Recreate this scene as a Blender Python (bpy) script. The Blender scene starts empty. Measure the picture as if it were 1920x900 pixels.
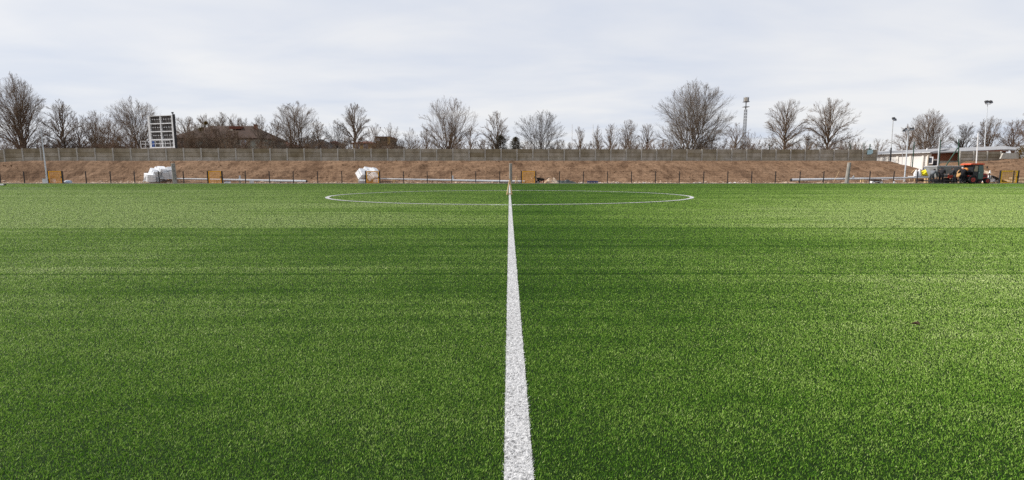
import bpy, bmesh, math, random
import numpy as np
from mathutils import Vector, Matrix, Euler
R = math.radians
rng = np.random.default_rng(7)
random.seed(7)
scene = bpy.context.scene
COL = scene.collection

# ------------------------------------------------------------------ camera
F = 950.0; HC = 0.76; PITCH = math.atan(119.3/950.0); YAW = 0.0055; CX = -0.024
cam_d = bpy.data.cameras.new("camera"); cam = bpy.data.objects.new("camera", cam_d); COL.objects.link(cam)
cam_d.sensor_width = 36; cam_d.lens = F/1920*36; cam_d.clip_start = 0.05; cam_d.clip_end = 6000
cam.location = (CX, 0, HC); cam.rotation_euler = (math.pi/2-PITCH, 0, -YAW)
scene.camera = cam
FW = Vector((math.sin(YAW)*math.cos(PITCH), math.cos(YAW)*math.cos(PITCH), -math.sin(PITCH)))
RT = Vector((math.cos(YAW), -math.sin(YAW), 0)); UP = RT.cross(FW)
def at(px, py, Y):
    "the point of the place that the photograph shows at (px, py), Y metres away"
    d = FW + RT*((px-960)/F) + UP*((450-py)/F)
    t = Y/d.y
    return Vector((CX, 0, HC)) + d*t
def gx(px, Y): return at(px, 330.7, Y).x
def S(Y): return Y/957.0

# ------------------------------------------------------------------ numpy noise
def vnoise(x, y, seed=0):
    xi = np.floor(x).astype(np.int64); yi = np.floor(y).astype(np.int64)
    fx = x-xi; fy = y-yi
    fx = fx*fx*(3-2*fx); fy = fy*fy*(3-2*fy)
    def h(a, b):
        n = (a*374761393 + b*668265263 + seed*974634777) & 0xffffffff
        n = ((n ^ (n >> 13))*1274126177) & 0xffffffff
        return ((n ^ (n >> 16)) & 0xffff)/65535.0
    return (h(xi, yi)*(1-fx)+h(xi+1, yi)*fx)*(1-fy) + (h(xi, yi+1)*(1-fx)+h(xi+1, yi+1)*fx)*fy
def fbm(x, y, seed=0, oct=4):
    s = 0; a = .5; t = 0
    for k in range(oct):
        s = s + a*vnoise(x*2**k, y*2**k, seed+k); t += a; a *= .55
    return s/t

# ------------------------------------------------------------------ materials
def mat(name, base, rough=.7, noise=None, spec=.3, metal=0, bump=0, bscale=20, stretch=(1,1,1), scale=3, detail=6, coord='Object'):
    "a Principled surface whose colour wanders between base and noise with a wear pattern"
    m = bpy.data.materials.new(name); m.use_nodes = True
    nt = m.node_tree; b = nt.nodes['Principled BSDF']
    b.inputs['Base Color'].default_value = (*base, 1); b.inputs['Roughness'].default_value = rough
    b.inputs['Specular IOR Level'].default_value = spec; b.inputs['Metallic'].default_value = metal
    tc = nt.nodes.new('ShaderNodeTexCoord'); mp = nt.nodes.new('ShaderNodeMapping'); mp.inputs['Scale'].default_value = stretch
    nt.links.new(tc.outputs[coord], mp.inputs[0])
    n2 = noise if noise else tuple(c*.75 for c in base)
    tn = nt.nodes.new('ShaderNodeTexNoise'); tn.inputs['Scale'].default_value = scale; tn.inputs['Detail'].default_value = detail
    nt.links.new(mp.outputs[0], tn.inputs['Vector'])
    rp = nt.nodes.new('ShaderNodeValToRGB'); rp.color_ramp.elements[0].position = .35; rp.color_ramp.elements[1].position = .65
    rp.color_ramp.elements[0].color = (*n2, 1); rp.color_ramp.elements[1].color = (*base, 1)
    nt.links.new(tn.outputs[0], rp.inputs[0]); nt.links.new(rp.outputs[0], b.inputs['Base Color'])
    if bump:
        t2 = nt.nodes.new('ShaderNodeTexNoise'); t2.inputs['Scale'].default_value = bscale; t2.inputs['Detail'].default_value = 8
        nt.links.new(mp.outputs[0], t2.inputs['Vector'])
        bp = nt.nodes.new('ShaderNodeBump'); bp.inputs['Strength'].default_value = bump; bp.inputs['Distance'].default_value = .05
        nt.links.new(t2.outputs[0], bp.inputs['Height']); nt.links.new(bp.outputs[0], b.inputs['Normal'])
    return m
M = {}
M['bark'] = mat('bark', (.21,.15,.103), .9, (.115,.083,.06), .1, scale=1.5)
M['bark_grey'] = mat('bark_grey', (.225,.18,.14), .9, (.13,.103,.08), .1, scale=1.5)
M['bark_dark'] = mat('bark_dark', (.115,.092,.076), .9, (.072,.058,.048), .1, scale=1.5)
M['bark_red'] = mat('bark_red', (.22,.15,.11), .9, (.135,.095,.07), .1, scale=1.5)
M['evergreen'] = mat('evergreen', (.075,.060,.036), .8, (.045,.038,.022), .1)
M['moss'] = mat('moss', (.19,.11,.02), .9, (.10,.075,.02), .1)
M['white_paint'] = mat('white_paint', (.78,.78,.78), .5, (.66,.66,.67))
M['white_block'] = mat('white_block', (.90,.91,.93), .6, (.84,.85,.88), scale=2)
M['grey_block'] = mat('grey_block', (.66,.66,.68), .7, (.56,.56,.58), scale=3)  # plain grey; on some heaped white blocks it puts shade into the colour
M['wood'] = mat('wood', (.62,.45,.25), .6, (.48,.33,.17), stretch=(1,1,.15), scale=14)
M['pale_wood'] = mat('pale_wood', (.68,.56,.40), .6, (.52,.40,.26), stretch=(.2,1,1), scale=14)
M['galv'] = mat('galvanised_steel', (.60,.63,.66), .45, (.48,.51,.55), .5, scale=1.2)
M['pole_grey'] = mat('pole_grey', (.50,.51,.52), .5, (.40,.41,.42), .4)
M['black'] = mat('black_plastic', (.018,.018,.02), .5, (.03,.03,.032))
M['dark_steel'] = mat('dark_steel', (.03,.03,.034), .5, (.022,.022,.024), .4)
M['orange'] = mat('orange_paint', (.92,.42,.010), .45, (.84,.36,.01), .4)
M['yellow'] = mat('yellow_paint', (.85,.52,.01), .45, (.72,.40,.01), .4)
M['yellow_tarp'] = mat('yellow_tarp', (.86,.78,.01), .45, (.72,.62,.01), .4)
M['blue'] = mat('blue_plastic', (.03,.09,.30), .4, (.02,.06,.22))
M['navy'] = mat('navy_plastic', (.015,.03,.11), .4, (.03,.05,.16))
M['teal'] = mat('teal_plastic', (.02,.16,.26), .4, (.02,.11,.2))
M['red'] = mat('red_paint', (.36,.025,.012), .4, (.24,.018,.01), .5)
M['orange_red'] = mat('orange_red_paint', (.62,.10,.03), .4, (.48,.07,.02), .5)
M['tyre'] = mat('tyre_rubber', (.014,.014,.014), .85, (.022,.021,.02))
M['green_steel'] = mat('green_steel', (.012,.045,.028), .5, (.016,.06,.036))
M['tan'] = mat('tan_sack', (.52,.31,.13), .8, (.40,.22,.09))
M['orange_sack'] = mat('orange_sack', (.62,.24,.06), .7, (.48,.17,.04))
M['tarp_dark'] = mat('dark_tarp', (.045,.06,.055), .4, (.03,.04,.038), .5, bump=.4, bscale=6)
M['grey_sheet'] = mat('grey_sheet', (.30,.32,.32), .55, (.22,.23,.23), scale=2)
M['stone'] = mat('stone', (.58,.48,.38), .9, (.36,.23,.14), .2, scale=2.2)
M['plaster'] = mat('white_plaster', (.80,.77,.72), .85, (.72,.68,.62), .2, scale=.8)
M['cream'] = mat('cream_plaster', (.60,.54,.45), .85, (.48,.42,.34), .2, scale=.8)
M['garage'] = mat('garage_door', (.76,.75,.72), .6, (.68,.66,.63), .3, scale=.6)
M['roof_grey'] = mat('roof_grey', (.33,.33,.335), .6, (.25,.25,.26), .4, scale=1.2)
M['glass_dark'] = mat('window_glass', (.03,.035,.045), .1, (.05,.055,.07), .6)
M['cab_glass'] = mat('tinted_cab_glass', (.022,.075,.062), .12, (.03,.10,.08), .7)
M['cab_glass_clear'] = mat('clear_cab_glass', (.20,.17,.10), .12, (.27,.22,.13), .7)
M['skin'] = mat('skin', (.42,.24,.17), .6, (.36,.2,.14)); M['glove'] = mat('work_glove', (.12,.11,.1), .8)
M['cloth_black'] = mat('black_cloth', (.016,.015,.018), .9, (.026,.024,.027)); M['cloth_grey'] = mat('grey_cloth', (.17,.18,.20), .9, (.11,.12,.13))
M['cloth_dark'] = mat('dark_cloth', (.03,.032,.036), .9, (.045,.045,.05)); M['cloth_khaki'] = mat('khaki_cloth', (.10,.085,.06), .9)
M['boot'] = mat('boot_leather', (.20,.16,.11), .8)
M['ochre'] = mat('ochre_plaster', (.46,.33,.12), .85, (.34,.23,.09), .2, scale=.7)
M['olive'] = mat('olive_cladding', (.075,.068,.045), .8, (.055,.048,.032), .2)
M['green_plaster'] = mat('green_grey_plaster', (.34,.37,.33), .9, (.26,.28,.25), .1, scale=.5)
M['window_blue'] = mat('pale_window', (.30,.34,.42), .3, (.24,.27,.34))
M['slate'] = mat('slate_roof', (.045,.043,.045), .7, (.035,.033,.034), scale=1)
M['tin'] = mat('red_tin_roof', (.17,.055,.03), .7, (.13,.045,.027), scale=1)
M['pale_blue'] = mat('pale_blue_board', (.42,.60,.66), .5, (.36,.54,.60))
M['scoreboard_panel'] = mat('scoreboard_panel', (.055,.048,.045), .6, (.085,.075,.07), scale=1.2)
M['conc_pole'] = mat('concrete_pole', (.33,.31,.28), .9, (.22,.21,.19), .2, bump=.3, stretch=(1,1,.3), scale=6)
M['conc_light'] = mat('pale_concrete', (.44,.41,.36), .9, (.34,.32,.28), .2, bump=.3, scale=4)
M['leaf'] = mat('dead_leaf', (.05,.03,.015), .8)

def brick_like(name, c1, c2, mortar, bw, rh, scale=1.0, rough=.85):
    m = bpy.data.materials.new(name); m.use_nodes = True; nt = m.node_tree; b = nt.nodes['Principled BSDF']
    b.inputs['Roughness'].default_value = rough; b.inputs['Specular IOR Level'].default_value = .2
    tc = nt.nodes.new('ShaderNodeTexCoord'); sp = nt.nodes.new('ShaderNodeSeparateXYZ'); cb = nt.nodes.new('ShaderNodeCombineXYZ')
    nt.links.new(tc.outputs['Object'], sp.inputs[0])
    ad = nt.nodes.new('ShaderNodeMath'); ad.operation = 'ADD'
    nt.links.new(sp.outputs[0], ad.inputs[0]); nt.links.new(sp.outputs[1], ad.inputs[1])
    nt.links.new(ad.outputs[0], cb.inputs[0]); nt.links.new(sp.outputs[2], cb.inputs[1])
    br = nt.nodes.new('ShaderNodeTexBrick'); br.inputs['Scale'].default_value = scale
    br.inputs['Brick Width'].default_value = bw; br.inputs['Row Height'].default_value = rh; br.inputs['Mortar Size'].default_value = rh*.08
    br.inputs['Color1'].default_value = (*c1, 1); br.inputs['Color2'].default_value = (*c2, 1); br.inputs['Mortar'].default_value = (*mortar, 1)
    nt.links.new(cb.outputs[0], br.inputs[0])
    ns = nt.nodes.new('ShaderNodeTexNoise'); ns.inputs['Scale'].default_value = .8; ns.inputs['Detail'].default_value = 6
    nt.links.new(tc.outputs['Object'], ns.inputs['Vector'])
    mx = nt.nodes.new('ShaderNodeMix'); mx.data_type = 'RGBA'; mx.blend_type = 'MULTIPLY'; mx.inputs[0].default_value = .6
    nt.links.new(br.outputs[0], mx.inputs[6])
    rp = nt.nodes.new('ShaderNodeValToRGB'); rp.color_ramp.elements[0].position = .3; rp.color_ramp.elements[0].color = (.55,.55,.55,1); rp.color_ramp.elements[1].position = .65
    nt.links.new(ns.outputs[0], rp.inputs[0]); nt.links.new(rp.outputs[0], mx.inputs[7]); nt.links.new(mx.outputs[2], b.inputs['Base Color'])
    return m
M['brick'] = brick_like('red_brick', (.30,.115,.06), (.23,.08,.045), (.2,.13,.1), .25, .075)
M['roof_tile'] = brick_like('brown_roof_tile', (.085,.050,.036), (.062,.037,.028), (.035,.024,.02), .3, .22)

def soil_material():
    m = bpy.data.materials.new('soil'); m.use_nodes = True; nt = m.node_tree; b = nt.nodes['Principled BSDF']; L = nt.links.new
    b.inputs['Roughness'].default_value = .95; b.inputs['Specular IOR Level'].default_value = .1
    tc = nt.nodes.new('ShaderNodeTexCoord')
    def noise(sc, det, st=(1,1,1), rot=0):
        mp = nt.nodes.new('ShaderNodeMapping'); mp.inputs['Scale'].default_value = st; mp.inputs['Rotation'].default_value = (0,0,rot)
        n = nt.nodes.new('ShaderNodeTexNoise'); n.inputs['Scale'].default_value = sc; n.inputs['Detail'].default_value = det; n.inputs['Roughness'].default_value = .65
        L(tc.outputs['Object'], mp.inputs[0]); L(mp.outputs[0], n.inputs['Vector']); return n
    n1 = noise(.22, 5, (1,1.6,1)); n2 = noise(2.6, 9); n3 = noise(.8, 5, (1,.3,.6), R(35))
    r1 = nt.nodes.new('ShaderNodeValToRGB'); e = r1.color_ramp.elements
    e[0].position = .30; e[0].color = (.165,.100,.060,1); e[1].position = .68; e[1].color = (.248,.158,.099,1)
    L(n1.outputs[0], r1.inputs[0])
    r2 = nt.nodes.new('ShaderNodeValToRGB'); e = r2.color_ramp.elements
    e[0].position = .36; e[0].color = (.60,.57,.55,1); e[1].position = .55; e[1].color = (1.05,1.05,1.05,1)
    L(n2.outputs[0], r2.inputs[0])
    r3 = nt.nodes.new('ShaderNodeValToRGB'); e = r3.color_ramp.elements
    e[0].position = .38; e[0].color = (.58,.55,.53,1); e[1].position = .50; e[1].color = (1,1,1,1)
    L(n3.outputs[0], r3.inputs[0])
    a = nt.nodes.new('ShaderNodeMix'); a.data_type = 'RGBA'; a.blend_type = 'MULTIPLY'; a.inputs[0].default_value = 1
    L(r1.outputs[0], a.inputs[6]); L(r2.outputs[0], a.inputs[7])
    c = nt.nodes.new('ShaderNodeMix'); c.data_type = 'RGBA'; c.blend_type = 'MULTIPLY'; c.inputs[0].default_value = .8
    L(a.outputs[2], c.inputs[6]); L(r3.outputs[0], c.inputs[7]); L(c.outputs[2], b.inputs['Base Color'])
    bp = nt.nodes.new('ShaderNodeBump'); bp.inputs['Strength'].default_value = .9; bp.inputs['Distance'].default_value = .12
    nb = noise(4, 10); L(nb.outputs[0], bp.inputs['Height']); L(bp.outputs[0], b.inputs['Normal'])
    return m
M['soil'] = soil_material()

def wall_material():
    m = bpy.data.materials.new('weathered_concrete_slab'); m.use_nodes = True; nt = m.node_tree; b = nt.nodes['Principled BSDF']; L = nt.links.new
    b.inputs['Roughness'].default_value = .92; b.inputs['Specular IOR Level'].default_value = .15
    tc = nt.nodes.new('ShaderNodeTexCoord')
    def noise(sc, st, det=5):
        mp = nt.nodes.new('ShaderNodeMapping'); mp.inputs['Scale'].default_value = st
        n = nt.nodes.new('ShaderNodeTexNoise'); n.inputs['Scale'].default_value = sc; n.inputs['Detail'].default_value = det
        L(tc.outputs['Object'], mp.inputs[0]); L(mp.outputs[0], n.inputs['Vector']); return n
    def ramp(src, p0, c0, p1, c1):
        r = nt.nodes.new('ShaderNodeValToRGB'); e = r.color_ramp.elements
        e[0].position = p0; e[0].color = (*c0, 1); e[1].position = p1; e[1].color = (*c1, 1); L(src, r.inputs[0]); return r
    big = ramp(noise(.35, (1,1,2.5)).outputs[0], .35, (.31,.275,.215), .65, (.40,.375,.34))
    streak = ramp(noise(1.5, (1,1,.45), 7).outputs[0], .34, (.74,.71,.66), .60, (1.06,1.05,1.04))
    fine = ramp(noise(9, (1,1,1), 8).outputs[0], .3, (.8,.8,.8), .7, (1.1,1.1,1.1))
    a = nt.nodes.new('ShaderNodeMix'); a.data_type = 'RGBA'; a.blend_type = 'MULTIPLY'; a.inputs[0].default_value = 1
    L(big.outputs[0], a.inputs[6]); L(streak.outputs[0], a.inputs[7])
    c = nt.nodes.new('ShaderNodeMix'); c.data_type = 'RGBA'; c.blend_type = 'MULTIPLY'; c.inputs[0].default_value = 1
    L(a.outputs[2], c.inputs[6]); L(fine.outputs[0], c.inputs[7])
    # each slab weathers on its own: a tint stored per slab
    at_ = nt.nodes.new('ShaderNodeAttribute'); at_.attribute_name = 'slab'
    r = ramp(at_.outputs['Fac'], 0, (.62,.56,.43), 1, (1.20,1.21,1.24))
    d = nt.nodes.new('ShaderNodeMix'); d.data_type = 'RGBA'; d.blend_type = 'MULTIPLY'; d.inputs[0].default_value = 1
    L(c.outputs[2], d.inputs[6]); L(r.outputs[0], d.inputs[7]); L(d.outputs[2], b.inputs['Base Color'])
    return m
M['slab'] = wall_material()
M['wall_post'] = mat('wall_post_concrete', (.46,.44,.40), .9, (.33,.31,.28), .15, stretch=(1,1,.4), scale=5)

# ------------------------------------------------------------------ building helpers
def mesh_from_np(name, V, faces_list, m=None):
    "V (n,3); faces_list: list of (k, array (nf,k)) -> mesh"
    me = bpy.data.meshes.new(name)
    nv = len(V); tot = sum(f.size for f in faces_list); npoly = sum(len(f) for f in faces_list)
    me.vertices.add(nv); me.vertices.foreach_set('co', np.ascontiguousarray(V, np.float32).ravel())
    me.loops.add(tot); me.loops.foreach_set('vertex_index', np.concatenate([f.ravel() for f in faces_list]).astype(np.int32))
    cnt = np.concatenate([np.full(len(f), f.shape[1], np.int32) for f in faces_list])
    st = np.concatenate(([0], np.cumsum(cnt)[:-1])).astype(np.int32)
    me.polygons.add(npoly); me.polygons.foreach_set('loop_start', st); me.polygons.foreach_set('loop_total', cnt)
    me.update(calc_edges=True)
    if m: me.materials.append(m)
    return me
def tag(o, label=None, cat=None, group=None, kind=None):
    if label: o['label'] = label
    if cat: o['category'] = cat
    if group: o['group'] = group
    if kind: o['kind'] = kind
    return o
def thing(name, loc, label, cat, group=None):
    o = bpy.data.objects.new(name, None); COL.objects.link(o); o.location = loc; o.empty_display_size = .2
    return tag(o, label, cat, group)
def wloc(o):
    v = Vector((0,0,0))
    while o: v += Vector(o.location); o = o.parent
    return v
class MB:
    "collects boxes, tubes and other shapes in place coordinates; build() links them as one mesh"
    def __init__(s): s.v = []; s.f = []
    def add(s, vs, fs):
        k = len(s.v); s.v += [Vector(v) for v in vs]; s.f += [tuple(i+k for i in f) for f in fs]; return s
    def box(s, c, size, rot=None, taper=1.0):
        hx, hy, hz = size[0]/2, size[1]/2, size[2]/2; c = Vector(c)
        rm = rot if isinstance(rot, Matrix) else Euler(rot or (0,0,0)).to_matrix()
        vs = [c + rm @ Vector((sx*hx*(taper if sz > 0 else 1), sy*hy*(taper if sz > 0 else 1), sz*hz)) for sz in (-1,1) for sy in (-1,1) for sx in (-1,1)]
        return s.add(vs, [(0,2,3,1),(4,5,7,6),(0,1,5,4),(2,6,7,3),(0,4,6,2),(1,3,7,5)])
    def tube(s, p0, p1, r0, r1=None, n=8, cap=True):
        p0 = Vector(p0); p1 = Vector(p1); r1 = r0 if r1 is None else r1
        d = (p1-p0).normalized(); a = d.orthogonal().normalized(); b = d.cross(a)
        vs = []
        for p, r in ((p0, r0), (p1, r1)):
            vs += [p + (a*math.cos(2*math.pi*i/n) + b*math.sin(2*math.pi*i/n))*r for i in range(n)]
        fs = [(i, (i+1) % n, n+(i+1) % n, n+i) for i in range(n)]
        if cap: fs += [tuple(range(n-1,-1,-1)), tuple(range(n, 2*n))]
        return s.add(vs, fs)
    def path(s, pts, r, n=6):
        for a, b in zip(pts, pts[1:]): s.tube(a, b, r, r, n)
        return s
    def bar(s, p0, p1, w, h):
        p0 = Vector(p0); p1 = Vector(p1); d = p1-p0
        q = d.to_track_quat('X', 'Z').to_matrix()
        return s.box((p0+p1)/2, (d.length, w, h), q)
    def loft(s, rings, cap=True):
        n = len(rings[0]); vs = [v for r in rings for v in r]; fs = []
        for k in range(len(rings)-1):
            fs += [(k*n+i, k*n+(i+1) % n, (k+1)*n+(i+1) % n, (k+1)*n+i) for i in range(n)]
        if cap: fs += [tuple(range(n-1,-1,-1)), tuple(range((len(rings)-1)*n, len(rings)*n))]
        return s.add(vs, fs)
    def slab(s, quad, t):
        "a quad thickened by t along -normal"
        q = [Vector(v) for v in quad]; nn = (q[1]-q[0]).cross(q[3]-q[0]).normalized()
        vs = q + [v-nn*t for v in q]
        return s.add(vs, [(0,1,2,3),(7,6,5,4),(0,4,5,1),(1,5,6,2),(2,6,7,3),(3,7,4,0)])
    def build(s, name, m, parent=None, loc=None, smooth=False, bevel=0):
        org = wloc(parent) if parent else Vector(loc or (0,0,0))
        me = bpy.data.meshes.new(name); me.from_pydata([v-org for v in s.v], [], s.f)
        bm = bmesh.new(); bm.from_mesh(me); bmesh.ops.recalc_face_normals(bm, faces=bm.faces)
        if bevel: bmesh.ops.bevel(bm, geom=list(bm.edges), offset=bevel, segments=1, affect='EDGES', clamp_overlap=True)
        bm.to_mesh(me); bm.free()
        me.materials.append(m)
        if smooth: me.polygons.foreach_set('use_smooth', [True]*len(me.polygons))
        o = bpy.data.objects.new(name, me); COL.objects.link(o)
        if parent: o.parent = parent
        else: o.location = org
        return o
def copy_tree(o, parent=None):
    c = o.copy(); COL.objects.link(c); c.parent = parent
    for ch in list(o.children): copy_tree(ch, c)
    return c

# ------------------------------------------------------------------ the lie of the land
YE = 53.35                                   # far edge of the turf
def wall_y(X): return 64.0 + 0.072*X
def smooth(a, b, x):
    t = np.clip((x-a)/(b-a), 0, 1); return t*t*(3-2*t)
def crest(X):
    X = np.asarray(X, float)
    base = np.interp(X, [-80,-60,-56,0,48,50,52.6,54.6,55.2,58,60,64,68,80], [2.25,2.3,2.55,2.68,2.80,2.72,1.45,1.4,1.5,2.55,2.62,3.0,3.15,3.2])
    return base
def land(X, Y, rough=True):
    X = np.asarray(X, float); Y = np.asarray(Y, float)
    yf = 56.9 + 0.35*np.sin(X*.21) + .25*np.sin(X*.57+1)
    yc = wall_y(X)-.55
    yc = np.where(X > 54, np.minimum(yc, 63.0), yc)
    t = np.clip((Y-yf)/(yc-yf), 0, 1)
    prof = t*.86 + .14*t*t*(3-2*t)
    h0 = np.clip((Y-54.2)/2.6, 0, 1)*.22
    hc = crest(X)
    z = -.055 + h0 + (hc-.165)*prof
    plateau = np.where(X < 49, 2.25, np.where(X > 56, hc-.5, 1.4))
    z = z + (plateau-hc)*smooth(0, 1.2, Y-(wall_y(X)+.1))*(Y > yc)
    if rough:
        amp = np.clip((Y-54)/2.5, 0, 1)*np.clip((wall_y(X)-.5-Y)/1.6, .05, 1)
        big = fbm(X*.35, Y*.35, 3, 3)-.5
        u = X*.8+Y*.55
        diag = fbm(u*.28+5, (Y*.8-X*.34)*1.35, 11, 3)-.5           # bucket drags running down the bank
        fine = fbm(X*2.0, Y*2.0, 21, 3)-.5
        z = z + amp*((.30*big + .52*diag)*np.where(X < 0, 1.0, .62) + .20*fine)
        z = np.where(Y < 54.3, np.minimum(z, -.03), z)
    return z
def gz(X, Y): return float(land(X, Y))
xs = np.concatenate([[-2500,-900,-350,-180,-120,-95], np.arange(-82, 82.1, .3), [95,120,180,350,900,2500]])
ys = np.concatenate([[-600,-200,-60,-20,0,20,40,50,53], np.arange(53.6, 74.1, .22), [76,80,90,110,150,250,500,1200,3500]])
GX, GY = np.meshgrid(xs, ys)
GZ = land(GX, GY)
nx, ny = len(xs), len(ys)
V = np.stack([GX.ravel(), GY.ravel(), GZ.ravel()], 1)
ii = (np.arange(ny-1)[:,None]*nx + np.arange(nx-1)[None,:]).ravel()
ground = bpy.data.objects.new('ground', mesh_from_np('ground', V, [np.stack([ii, ii+1, ii+nx+1, ii+nx], 1)], M['soil'])); COL.objects.link(ground)
tag(ground, 'bare brown earth bank rising behind the green pitch', 'ground', kind='structure')

# ------------------------------------------------------------------ the pitch
def turf_material(name, ramp, rough=.55, streaks=True):
    m = bpy.data.materials.new(name); m.use_nodes = True; nt = m.node_tree; b = nt.nodes['Principled BSDF']; L = nt.links.new
    b.inputs['Roughness'].default_value = rough; b.inputs['Specular IOR Level'].default_value = .14
    a = nt.nodes.new('ShaderNodeAttribute'); a.attribute_name = 'tint'
    r = nt.nodes.new('ShaderNodeValToRGB'); e = r.color_ramp.elements
    e[0].position = ramp[0][0]; e[0].color = (*ramp[0][1], 1); e[1].position = ramp[-1][0]; e[1].color = (*ramp[-1][1], 1)
    for p, c in ramp[1:-1]:
        q = e.new(p); q.color = (*c, 1)
    L(a.outputs['Fac'], r.inputs[0]); L(r.outputs[0], b.inputs['Base Color'])
    tr = nt.nodes.new('ShaderNodeBsdfTranslucent'); L(r.outputs[0], tr.inputs['Color'])
    mx = nt.nodes.new('ShaderNodeMixShader'); mx.inputs[0].default_value = .22
    L(b.outputs[0], mx.inputs[1]); L(tr.outputs[0], mx.inputs[2]); L(mx.outputs[0], nt.nodes['Material Output'].inputs[0])
    return m
M['fibre'] = turf_material('turf_fibre', [(0, (.012,.045,.004)), (.35, (.082,.218,.010)), (.68, (.270,.430,.070)), (.9, (.44,.56,.19)), (1, (.60,.68,.32))])  # pale upper stops also carry the sheen painted in through tint
M['white_fibre'] = turf_material('white_fibre', [(0, (.70,.70,.71)), (1, (.90,.90,.90))], .5)
M['infill'] = mat('turf_backing', (.016,.040,.006), .95, (.009,.020,.005), .1, bump=.5, bscale=60, scale=40)
M['white_backing'] = mat('white_line_backing', (.60,.60,.60), .9, (.10,.10,.10), .1, scale=110)
MB().add([(-75,-25,0),(75,-25,0),(75,YE,0),(-75,YE,0),(-75,-25,-.05),(75,-25,-.05),(75,YE,-.05),(-75,YE,-.05)],
         [(0,1,2,3),(0,4,5,1),(1,5,6,2),(2,6,7,3),(3,7,4,0)]).build('pitch', M['infill'])
tag(bpy.data.objects['pitch'], 'green artificial turf football pitch', 'pitch', kind='structure')

LW = .0375; CY = 20.5; CR = 6.93; CW = .062
PEN = [(-85, gx(108, 34.2), 34.2), (-85, gx(76, 30.6), 30.6), (gx(1788, 35.6), 85, 35.6), (gx(1800, 33.2), 85, 33.2)]
def nap_sheen(x, y):
    "how the pile lies, and how much of its sheen is painted into the tint: rolls about 3.55 m wide laid across the pitch, with softer drag streaks"
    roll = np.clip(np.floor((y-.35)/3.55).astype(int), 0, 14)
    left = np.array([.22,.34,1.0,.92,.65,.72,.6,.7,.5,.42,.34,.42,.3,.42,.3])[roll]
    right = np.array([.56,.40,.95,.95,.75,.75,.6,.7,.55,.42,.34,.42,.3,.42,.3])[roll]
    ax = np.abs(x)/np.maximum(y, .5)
    k = np.where(x < 0, left, right)*np.clip(np.where(x < 0, .5, .12)+np.where(x < 0, 1.0, 1.35)*ax, 0, 1.3)*np.clip((y-.9)/1.6, 0, 1)  # painted sheen grows to the sides and fades out, keeping the foreground dark
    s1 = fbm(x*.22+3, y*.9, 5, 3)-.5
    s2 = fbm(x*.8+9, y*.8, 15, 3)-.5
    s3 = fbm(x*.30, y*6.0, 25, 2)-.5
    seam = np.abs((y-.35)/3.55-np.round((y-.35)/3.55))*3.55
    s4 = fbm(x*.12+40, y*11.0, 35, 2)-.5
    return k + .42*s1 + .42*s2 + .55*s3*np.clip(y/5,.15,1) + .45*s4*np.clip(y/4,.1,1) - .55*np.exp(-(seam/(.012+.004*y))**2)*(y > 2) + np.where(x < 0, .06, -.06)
def blades(x, y, wid, hgt, tint, leanx, leany, zoff=0.0):
    n = len(x); a = rng.uniform(0, 2*np.pi, n)
    dx = np.cos(a)*wid/2; dy = np.sin(a)*wid/2
    lx = leanx*hgt; ly = leany*hgt
    V = np.empty((n,5,3), np.float32)
    V[:,0,0] = x-dx; V[:,0,1] = y-dy; V[:,1,0] = x+dx; V[:,1,1] = y+dy
    V[:,2,0] = x+dx*.8+lx*.42; V[:,2,1] = y+dy*.8+ly*.42; V[:,3,0] = x-dx*.8+lx*.42; V[:,3,1] = y-dy*.8+ly*.42
    V[:,4,0] = x+lx*1.05; V[:,4,1] = y+ly*1.05
    V[:,0,2] = zoff; V[:,1,2] = zoff; V[:,2,2] = zoff+hgt*.6; V[:,3,2] = zoff+hgt*.6; V[:,4,2] = zoff+hgt
    b = (np.arange(n)*5)[:,None]
    return V.reshape(-1,3), [b+np.array([[0,1,2,3]]), b+np.array([[3,2,4]])], np.repeat(tint, 5)
def dens(y): return 66000*np.minimum(1, (1.7/y)**1.78)
def wdt(y): return .0014*np.maximum(1, y/1.4)**.74
edges = .55*np.exp(np.linspace(0, math.log(YE/.55), 160)); X_, Y_ = [], []
for y0, y1 in zip(edges, edges[1:]):
    hw = 3.0+1.13*y1; n = int(dens((y0+y1)/2)*2*hw*(y1-y0))
    X_.append(rng.uniform(-hw, hw, n)); Y_.append(rng.uniform(y0, y1, n))
x = np.concatenate(X_); y = np.concatenate(Y_)
near = y < 6
# fibres are tufted in stitched rows: pull the near ones towards tuft centres
pitchx, pitchy = .0045, .0070
tx = (np.floor(x/pitchx)+.5)*pitchx; ty = (np.floor(y/pitchy)+.5)*pitchy
def cellhash(a, b, sd):
    n = (np.floor(a).astype(np.int64)*73856093 ^ np.floor(b).astype(np.int64)*19349663 ^ sd*83492791) & 0xffffffff
    n = ((n ^ (n >> 15))*2246822519) & 0xffffffff
    return ((n ^ (n >> 13)) & 0xffff)/65535.0-.5
h1 = cellhash(x/pitchx, y/pitchy, 1); h2 = cellhash(x/pitchx, y/pitchy, 2)
tx = tx+h1*pitchx*1.1; ty = ty+h2*pitchy*1.1
x = np.where(near, x*.5+tx*.5, x); y = np.where(near, y*.5+ty*.5, y)
keep = (np.abs(x) > LW)
x, y = x[keep], y[keep]
N = nap_sheen(x, y)
tuft = vnoise(x/.0036, y/.0062, 31)
clump = fbm(x*9, y*9, 41, 3)
fade = np.clip(4.5/y, .35, 1)
tint = .41 + fade*(.34*(rng.random(len(x))-.5) + .36*(tuft-.5) + .20*(clump-.5)) + .46*np.clip(N, -.8, .9)  # last term paints the pile's sheen and shading into the fibre colour
tint = np.where(rng.random(len(x)) < .05*np.clip(5/y,.2,1), tint+.30, tint)
tint = np.clip(tint, 0, 1)
hg = (.0043 + .0025*rng.random(len(x)))*np.clip(.9+y*.05,.95,1.5)*(1+.45*(tuft-.5))
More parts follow.
